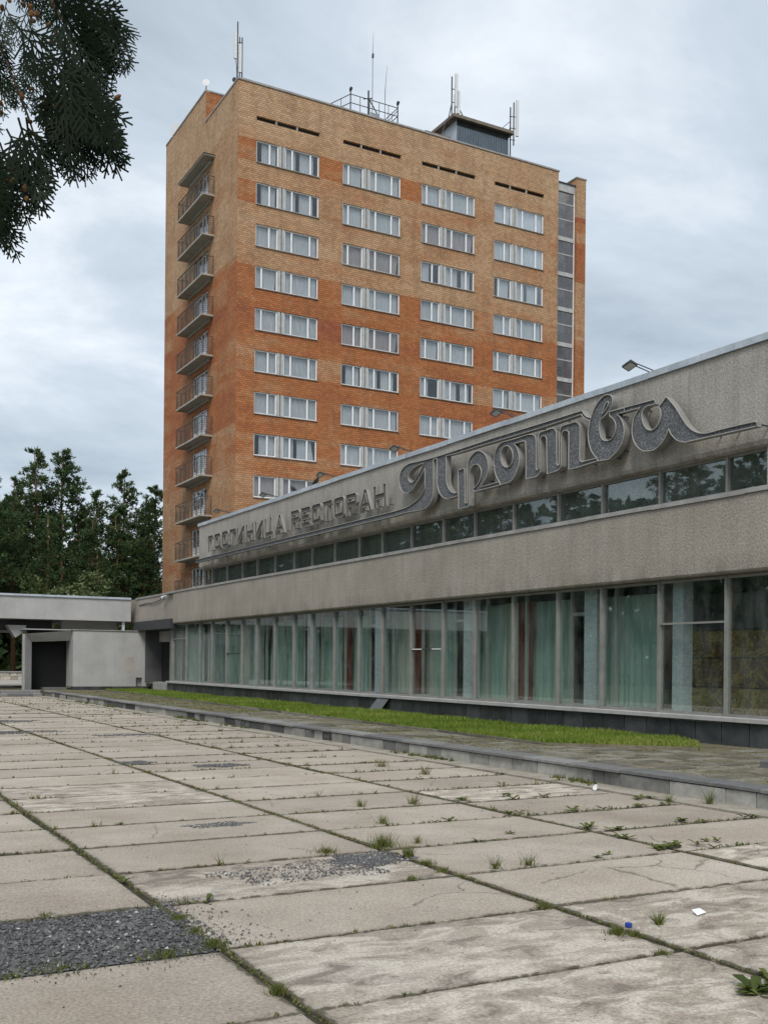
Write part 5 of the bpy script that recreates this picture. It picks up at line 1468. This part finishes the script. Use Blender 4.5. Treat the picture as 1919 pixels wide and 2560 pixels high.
# ================================================================== VEGETATION AND BACKGROUND
def pine_meshes(seed, H, spread, base_frac):
    rnd = random.Random(seed)
    tr = MB(); pts = []; rs = []
    bx, by = rnd.uniform(-.03, .03), rnd.uniform(-.03, .03)
    for i in range(9):
        t = i / 8; pts.append((bx * H * t + .15 * math.sin(t * 4 + seed), by * H * t + .12 * math.sin(t * 5 + seed * 2), H * t * .985)); rs.append(.24 * (1 - t) ** .8 + .03)
    tr.tube(pts, rs, 8)
    cr = MB()
    def tuft(p, d, s, tint):
        # a spray of needle blades around a twig tip
        for _ in range(7):
            v = (d * .7 + Vector((rnd.gauss(0, .55), rnd.gauss(0, .55), rnd.gauss(.15, .5)))).normalized() * s * rnd.uniform(.6, 1.2)
            w = v.cross(Vector((rnd.gauss(0, 1), rnd.gauss(0, 1), rnd.gauss(0, 1)))).normalized() * s * .17
            tt = min(1, max(0, tint + rnd.gauss(0, .12)))
            cr.add([p - w * .5, p + w * .5, p + v * .6 + w, p + v], [(0, 1, 2, 3)], tt)
    z = H * base_frac
    while z < H * .99:
        t = (z - H * base_frac) / (H * (1 - base_frac))
        L = spread * 1.08 * (1 - t) ** .8 * rnd.uniform(.55, 1.15) * (.6 + .4 * min(1, t * 4)) + .35
        az = rnd.uniform(0, 6.28); up = -.12 + .75 * t + rnd.uniform(-.15, .2)
        i = min(7, int(z / H * 8)); f_ = z / H * 8 - i
        o = Vector(pts[i]).lerp(Vector(pts[i + 1]), f_)
        d = Vector((math.cos(az), math.sin(az), up)).normalized()
        tip = o + d * L + Vector((0, 0, -.05 * L * L * .2))
        mid = o.lerp(tip, .5) + Vector((rnd.gauss(0, .1), rnd.gauss(0, .1), -.06 * L))
        tr.tube([o, mid, tip], [.05 * (1 - t) + .02, .03, .012], 4, cap=False)
        nt_ = int(8 + L * 11)
        tone = .5 + .3 * rnd.gauss(0, 1) * .6
        for _ in range(nt_):
            q = .28 + .72 * rnd.random() ** .7
            p = (o.lerp(mid, q * 2) if q < .5 else mid.lerp(tip, q * 2 - 1))
            sp = L * .26 * (1 - abs(q - .65))
            p = p + Vector((rnd.gauss(0, sp), rnd.gauss(0, sp), rnd.gauss(.05, sp * .35)))
            tuft(p, d, rnd.uniform(.26, .44), tone)
        z += H * (1 - base_frac) / 62 * rnd.uniform(.4, 1.5)
    return tr.mesh('trunk', M['bark'], True), cr.mesh('crown', M['pine'], False, True)
PV = [pine_meshes(1, 20, 3.4, .34), pine_meshes(2, 18.5, 3.0, .26), pine_meshes(3, 19, 3.7, .42), pine_meshes(4, 17, 3.2, .18)]
def pine(x, y, v, s, rz, label, group='pines left of the tower'):
    root = tag(empty('pine_tree', (x, y, -.09)), label, 'tree', group)
    s *= .95; root.scale = (s * .92, s * .92, s); root.rotation_euler = (0, 0, rz)
    link('trunk', PV[v][0], root); link('crown', PV[v][1], root)
    return root
PINES = [
 (14.6, 88, 1, .93, .3, 'bushy pine at the left picture edge, in front'),
 (17.6, 92.5, 0, 1.03, 1.2, 'tall pine left of the tallest one, pointed top'),
 (19.7, 95, 2, 1.12, 2.0, 'tallest pine left of the tower with three loose tips'),
 (22.0, 97, 1, .98, 2.9, 'thin topped pine just right of the tallest one'),
 (23.4, 100, 3, .98, 4.0, 'lower pine in the dip between the tall pines'),
 (26.2, 98, 0, 1.03, 5.1, 'pointed pine standing apart left of the tower edge'),
 (28.9, 97, 2, 1.0, .7, 'pine half hidden behind the tower edge'),
 (16.2, 83.5, 3, .8, 1.9, 'short dark pine in front, left of centre of the pine group'),
 (20.6, 86.5, 3, .82, 3.3, 'short dark pine in front, right of centre of the pine group'),
 (24.2, 91.5, 1, .82, 2.4, 'mid height pine in front of the pale house'),
 (12.4, 84, 2, .88, 5.5, 'pine cut by the left picture edge'),
 (30.0, 104, 3, 1.1, 2.2, 'rear pine seen in the gap beside the tower'),
 (24.9, 95.5, 3, .98, .4, 'full dark pine filling the gap left of the pointed pine'),
 (22.3, 91.0, 0, .86, 5.9, 'leaning pine below the thin topped pine'),
 (27.4, 94.5, 3, .86, 4.6, 'dense pine hard against the tower edge'),
 (18.6, 89.5, 3, .86, 2.6, 'dense pine under the tallest one'),
]
for a in PINES: pine(*a)
# far wood that closes the view behind the pines and to the left: one mass
wm = MB((0, 90, 0)); rw = random.Random(21)
def wood_axis(t):
    P_ = [(-42, 8), (-46, 40), (-36, 72), (-14, 98), (14, 112), (34, 122)]
    f_ = t * (len(P_) - 1); i = min(len(P_) - 2, int(f_)); q = f_ - i
    return P_[i][0] + (P_[i + 1][0] - P_[i][0]) * q, P_[i][1] + (P_[i + 1][1] - P_[i][1]) * q
for _ in range(60000):
    t = rw.random(); x, y = wood_axis(t)
    top = 15 + 2.5 * math.sin(t * 23) + 2 * math.sin(t * 61 + 1)
    z = top * rw.random() ** 1.15
    if rw.random() < z / top * .35: continue
    if 20 < x: z *= .42
    x += rw.gauss(0, 2.2); y += rw.gauss(0, 2.2)
    s = rw.uniform(.45, .9); a = Vector((rw.gauss(0, 1), rw.gauss(0, 1), rw.gauss(0, .7))).normalized(); b = a.cross(Vector((rw.gauss(0, 1), rw.gauss(0, 1), 1))).normalized()
    p = Vector((x, y, z))
    wm.add([p - a * s, p + b * s * .6, p + a * s, p - b * s * .6], [(0, 1, 2, 3)], min(1, max(0, .35 + .25 * math.sin(t * 90) + rw.gauss(0, .15))))
tag(wm.build('woodland', M['pine'], None, False, True), 'dark wood behind the pines at far left', 'wood', kind='stuff')
# the wood goes on to the left of the picture; the glass front mirrors it
k_ = 0
for x, y, v, s in [(9.5, 84, 0, .95), (6, 82, 3, .9), (2.5, 86, 2, 1.0), (-2, 80, 1, .95), (-7, 78, 0, 1.0), (-12, 74, 3, 1.05), (-17, 69, 2, 1.05), (-21, 62, 1, 1.0), (-24, 55, 0, 1.05), (4, 92, 1, 1.1), (-5, 88, 3, 1.1), (-14, 82, 0, 1.1), (-22, 72, 3, 1.1),
                    (10.8, 80, 3, .75), (0, 77, 3, .8), (-9.5, 73, 3, .8), (-19, 64, 3, .85), (-23, 48, 3, .9), (13.0, 92, 0, .95), (8.0, 90, 3, 1.0)]:
    pine(x, y, v, s, k_ * 1.7, 'pine of the wood left of the picture, mirrored in the glass front', 'wood left of the picture'); k_ += 1
def bush(name, c, rx, rz, n_, s, label, mat=None, tb=.6):
    rnd = random.Random(int(c[0] * 10)); root = tag(empty(name, (c[0], c[1], 0)), label, 'bush')
    st_ = MB((c[0], c[1], 0))
    for _ in range(9):
        a = rnd.uniform(0, 6.28); st_.tube([(c[0], c[1], 0), (c[0] + rx * .4 * math.cos(a), c[1] + rx * .4 * math.sin(a), c[2] * .7), (c[0] + rx * .75 * math.cos(a), c[1] + rx * .75 * math.sin(a), c[2] + rz * rnd.uniform(-.3, .6))], [.05, .035, .012], 5)
    st_.build('stem', M['bark'], root)
    g = MB((c[0], c[1], 0))
    lob = [(rnd.gauss(0, .45), rnd.gauss(0, .45), rnd.gauss(.1, .4), rnd.uniform(.35, .6)) for _ in range(16)]
    for _ in range(n_):
        lx, ly, lz, lr = rnd.choice(lob)
        v = Vector((rnd.gauss(0, 1), rnd.gauss(0, 1), rnd.gauss(0, 1))).normalized() * lr * (.7 + .3 * rnd.random())
        p = Vector((c[0] + (lx + v.x) * rx, c[1] + (ly + v.y) * rx, max(.1, c[2] + (lz + v.z) * rz)))
        a = Vector((rnd.gauss(0, 1), rnd.gauss(0, 1), rnd.gauss(0, .6))).normalized(); b = a.cross(Vector((rnd.gauss(0, 1), rnd.gauss(0, 1), 1))).normalized()
        q = s * rnd.uniform(.6, 1.3)
        g.add([p - a * q, p + b * q * .5, p + a * q, p - b * q * .5], [(0, 1, 2, 3)], min(1, max(0, rnd.gauss(tb, .22))))
    g.build('foliage', mat or M['bush'], root, False, True)
bush('pale_bush', (18.2, 79, 5.0), 2.6, 2.2, 4200, .13, 'pale blossoming bush above the canopy edge beside the pines')
bush('green_bush', (15.2, 79, 4.3), 2.2, 2.2, 2600, .14, 'dull green bush above the canopy edge, left of the pale bush', None, .3)
bush('green_bush', (24.5, 87, 3.8), 2.0, 2.6, 2400, .14, 'dark green bush beside the tower foot', M['pine'], .6)
# pale house behind the pines
hs = tag(empty('pale_house', (30, 118, 0)), 'pale low house half hidden behind the pines beside the tower', 'house')
M['house'] = surf('house_render', (.42, .38, .34), (.52, .48, .44), .6, 10, .1, .9, .2)
g = MB((30, 118, 0)); g.box(21, 44, 118, 128, -.1, 10.2); g.build('wall', M['house'], hs)
g = MB((30, 118, 10)); g.box(20.6, 44.4, 117.5, 128.5, 10.21, 10.7); g.build('roof_edge', M['zinc'], hs)
for zi in (.9, 4.1, 7.2):
    for k in range(7):
        x = 22.2 + k * 3.1
        g = MB((x, 118, zi)); g.box(x, x + 1.5, 117.93, 117.999, zi, zi + 1.7); w_ = g.build('window', M['white_frame'], hs)
        for a in (.1, .8):
            g = MB((x, 118, zi)); g.box(x + a, x + a + .6, 117.91, 117.929, zi + .1, zi + 1.6); g.build('pane', M['darkmetal'], w_)
# low stone wall beyond the canopy
lw = tag(empty('stone_wall', (8, 75, 0)), 'low rubble stone wall beyond the canopy at far left', 'wall')
g = MB((8, 75, 0)); g.box(0, 14.5, 75.06, 75.4, -.09, .7); g.build('core', M['grout'], lw)
M['rubble'] = stone_ramp('rubble_stone', [(.34, .30, .25), (.42, .38, .32), (.27, .24, .2), (.48, .44, .38)], .9, .3)
for zi, h in ((.18, .26), (.45, .24)):
    x = 6.5
    while x < 14.3:
        x1 = x + random.uniform(.35, .75); g = MB((x, 75, zi)); g.cbox(x + .015, x1 - .015, 74.98, 75.2, zi, zi + h, .03, .02); g.build('rubble_stone', M['rubble'], lw); x = x1
g = MB((8, 75, .7)); g.cbox(0, 14.5, 74.93, 75.45, .701, .79, .02); g.build('capstone', M['coping'], lw)
g = MB(); g.quad((-3, 58.1, .203), (13.9, 58.1, .203), (13.9, 74.9, .203), (-3, 74.9, .203)); tag(g.build('path', M['slab_conc']), kind='structure')

# ---------- thuja whose branch hangs into the picture at upper left
def frond_pts(rnd):
    """flat fan of scale twigs along +x in the xy plane, unit length; list of (a, b, w0, w1)"""
    segs = [((0, 0), (1, 0), .024, .015)]
    nn = 7
    for i in range(nn):
        t = .10 + .86 * i / nn
        for s in (-1, 1):
            tt = t + (.03 if s > 0 else 0)
            L = (.46 * (1 - tt) ** .8 + .05) * rnd.uniform(.75, 1.15)
            a = R(38 + rnd.uniform(-7, 7)) * s
            p = (tt, 0); q = (tt + L * math.cos(a), L * math.sin(a))
            segs.append((p, q, .021, .017))
            m_ = max(1, int(L / .1))
            for j in range(m_):
                u = .25 + .7 * j / m_
                for s2 in (-1, 1):
                    l2 = L * (.42 * (1 - u) + .12) * rnd.uniform(.7, 1.2); a2 = a + R(36) * s2
                    pp_ = (p[0] + (q[0] - p[0]) * u, p[1] + (q[1] - p[1]) * u)
                    segs.append((pp_, (pp_[0] + l2 * math.cos(a2), pp_[1] + l2 * math.sin(a2)), .020, .016))
    return segs
rt = random.Random(8)
FR = [frond_pts(rt) for _ in range(5)]
def add_frond(g, base, d, nrm, L, tint):
    d = d.normalized(); b = nrm.cross(d).normalized(); n_ = d.cross(b)
    droop = rt.uniform(-.10, .18)
    for (a, e_, w0, w1) in rt.choice(FR):
        def P(q, off, wv):
            return base + d * (q[0] * L) + b * (q[1] * L) + n_ * (droop * q[0] * q[0] * L) + wv * off
        va = Vector((e_[0] - a[0], e_[1] - a[1])); 
        if va.length < 1e-6: continue
        pr = Vector((-va.y, va.x)).normalized(); wv = d * pr.x + b * pr.y
        h = n_ * (w0 * L * .35)
        g.add([P(a, -w0 * L * .5, wv), P(a, w0 * L * .5, wv), P(e_, w1 * L * .5, wv), P(e_, -w1 * L * .5, wv), P(a, 0, wv) + h, P(e_, 0, wv) + h * .7],
              [(0, 3, 2, 1), (0, 4, 5, 3), (4, 1, 2, 5)], min(1, max(0, tint + rt.gauss(0, .1))))
th = tag(empty('thuja_tree', (-2.9, 4.3, -.09)), 'dark thuja whose cone bearing branch hangs in at upper left', 'tree')
g = MB((-2.9, 4.3, 0)); g.tube([(-2.9, 4.3, -.1), (-2.85, 4.28, 1.5), (-2.9, 4.3, 3.5), (-2.88, 4.3, 6.5)], [.16, .13, .10, .02], 8)
limb = [(-2.88, 4.3, 2.9), (-1.6, 3.85, 3.42), (-.6, 3.5, 3.66), (.2, 3.22, 3.68), (.55, 3.1, 3.56), (.66, 3.06, 3.36)]
g.tube(limb, [.05, .042, .032, .018, .007, .003], 6)
g.tube([(.2, 3.22, 3.68), (.45, 3.15, 3.4), (.55, 3.1, 3.12), (.6, 3.08, 2.95)], [.012, .005, .003, .002], 5)
g.tube([(-.2, 3.36, 3.68), (.25, 3.25, 3.3), (.42, 3.18, 3.0), (.48, 3.15, 2.86)], [.012, .005, .003, .002], 5)
g.build('trunk', M['thuja_bark'], th)
cr = MB((0, 3, 3))
view = Vector((.21, .93, .3))
TIPS = [((.81, 2.98, 3.35), (.6, 0, -.35)), ((.81, 2.98, 3.29), (.6, -.1, -.6)), ((.79, 2.99, 3.25), (.25, 0, -1)), ((.75, 3.01, 3.21), (.5, 0, -.8)), ((.75, 3.01, 3.16), (.45, 0, -1)), ((.72, 3.02, 3.12), (.4, 0, -1)),
        ((.81, 2.98, 3.01), (.7, 0, -.55)), ((.78, 3.0, 2.96), (.45, 0, -.9)), ((.79, 2.99, 3.0), (.55, .1, -.7)), ((.72, 3.03, 2.97), (.15, 0, -1)), ((.68, 3.05, 2.945), (.35, 0, -1)), ((.655, 3.06, 2.935), (.1, .1, -1)),
        ((.60, 3.09, 2.85), (.3, 0, -1)), ((.58, 3.1, 2.84), (.15, .1, -1)), ((.56, 3.12, 2.82), (.3, -.1, -.9)), ((.54, 3.13, 2.735), (.45, 0, -1)), ((.51, 3.14, 2.74), (.35, 0, -1)), ((.48, 3.16, 2.75), (.2, 0, -1)), ((.50, 3.15, 2.79), (.4, 0, -1)),
        ((.77, 3.0, 3.465), (.35, 0, -.9)), ((.72, 3.02, 3.48), (.5, 0, -.6)), ((.70, 3.05, 3.05), (.4, 0, -.9)), ((.64, 3.07, 3.0), (.3, 0, -1))]
for p, d in TIPS:
    p, d = Vector(p), Vector(d).normalized()
    for rep in range(2):
        L = rt.uniform(.2, .3)
        jit = Vector((rt.gauss(0, .006), rt.gauss(0, .05), rt.gauss(0, .006))) * (1 if rep else .2)
        dd = (d + Vector((rt.gauss(0, .12), rt.gauss(0, .15), rt.gauss(0, .12))) * (1.2 if rep else .3)).normalized()
        nn = (view + Vector((rt.gauss(0, .35), rt.gauss(0, .3), rt.gauss(0, .35)))).normalized()
        add_frond(cr, p - dd * L * (1.0 if not rep else 1.12) + jit, dd, nn, L, .3)
cnt = 0
while cnt < 44:                      # body of the hanging branch
    s = rt.random(); zc = 3.75 - s * .95
    xmax = .64 - max(0, s - .55) * .62 - .10 * max(0, .2 - s)
    x = xmax - abs(rt.gauss(0, .15)); 
    if x < -.15: continue
    p = Vector((x, 3.12 - (x - .5) * .4 + rt.gauss(0, .14), zc + .12 + rt.gauss(0, .03)))
    dd = Vector((.35 + rt.gauss(0, .4), rt.gauss(0, .35), -.9 + rt.gauss(0, .3))).normalized()
    nn = (view + Vector((rt.gauss(0, .8), rt.gauss(0, .6), rt.gauss(0, .8)))).normalized()
    L = rt.uniform(.12, .2)
    if (p + dd * L).x > xmax + .06: continue
    add_frond(cr, p, dd, nn, L, .75 if rt.random() < .2 else .3); cnt += 1
for _ in range(240):                  # the rest of the crown round its trunk, out of the picture
    z = rt.uniform(.7, 6.6); rr_ = (1.55 - z * .2) * rt.uniform(.35, 1); a = rt.uniform(0, 6.28)
    p = Vector((-2.9 + rr_ * math.cos(a), 4.3 + rr_ * math.sin(a), z))
    if p.x > -1.6: continue
    dd = Vector((math.cos(a), math.sin(a), .4)).normalized()
    add_frond(cr, p, dd, Vector((rt.gauss(0, 1), rt.gauss(0, 1), .3)).normalized(), rt.uniform(.4, .6), .5)
cr.build('crown', M['thuja'], th, False, True)
cg = MB((.6, 3, 3.1))
def cone(p, s):
    d = Vector((rt.gauss(0, 1), rt.gauss(0, 1), rt.gauss(-.3, 1))).normalized(); p = Vector(p)
    cg.tube([p, p + d * s * .4, p + d * s, p + d * s * 1.3], [s * .18, s * .42, s * .34, s * .05], 6)
for c, n_, sx, sz in (((.70, 3.04, 3.12), 16, .045, .035), ((.73, 3.03, 3.08), 10, .03, .02), ((.58, 3.1, 3.15), 18, .05, .035), ((.52, 3.12, 2.95), 10, .03, .03), ((.50, 3.14, 2.98), 8, .03, .03), ((.52, 3.1, 3.45), 12, .06, .02), ((.6, 3.08, 3.4), 6, .04, .02)):
    for _ in range(n_): cone((c[0] + rt.gauss(0, sx), c[1] + rt.gauss(0, .03), c[2] + rt.gauss(0, sz)), rt.uniform(.012, .018))
tag(cg.build('cones', M['cone'], th), kind='stuff')
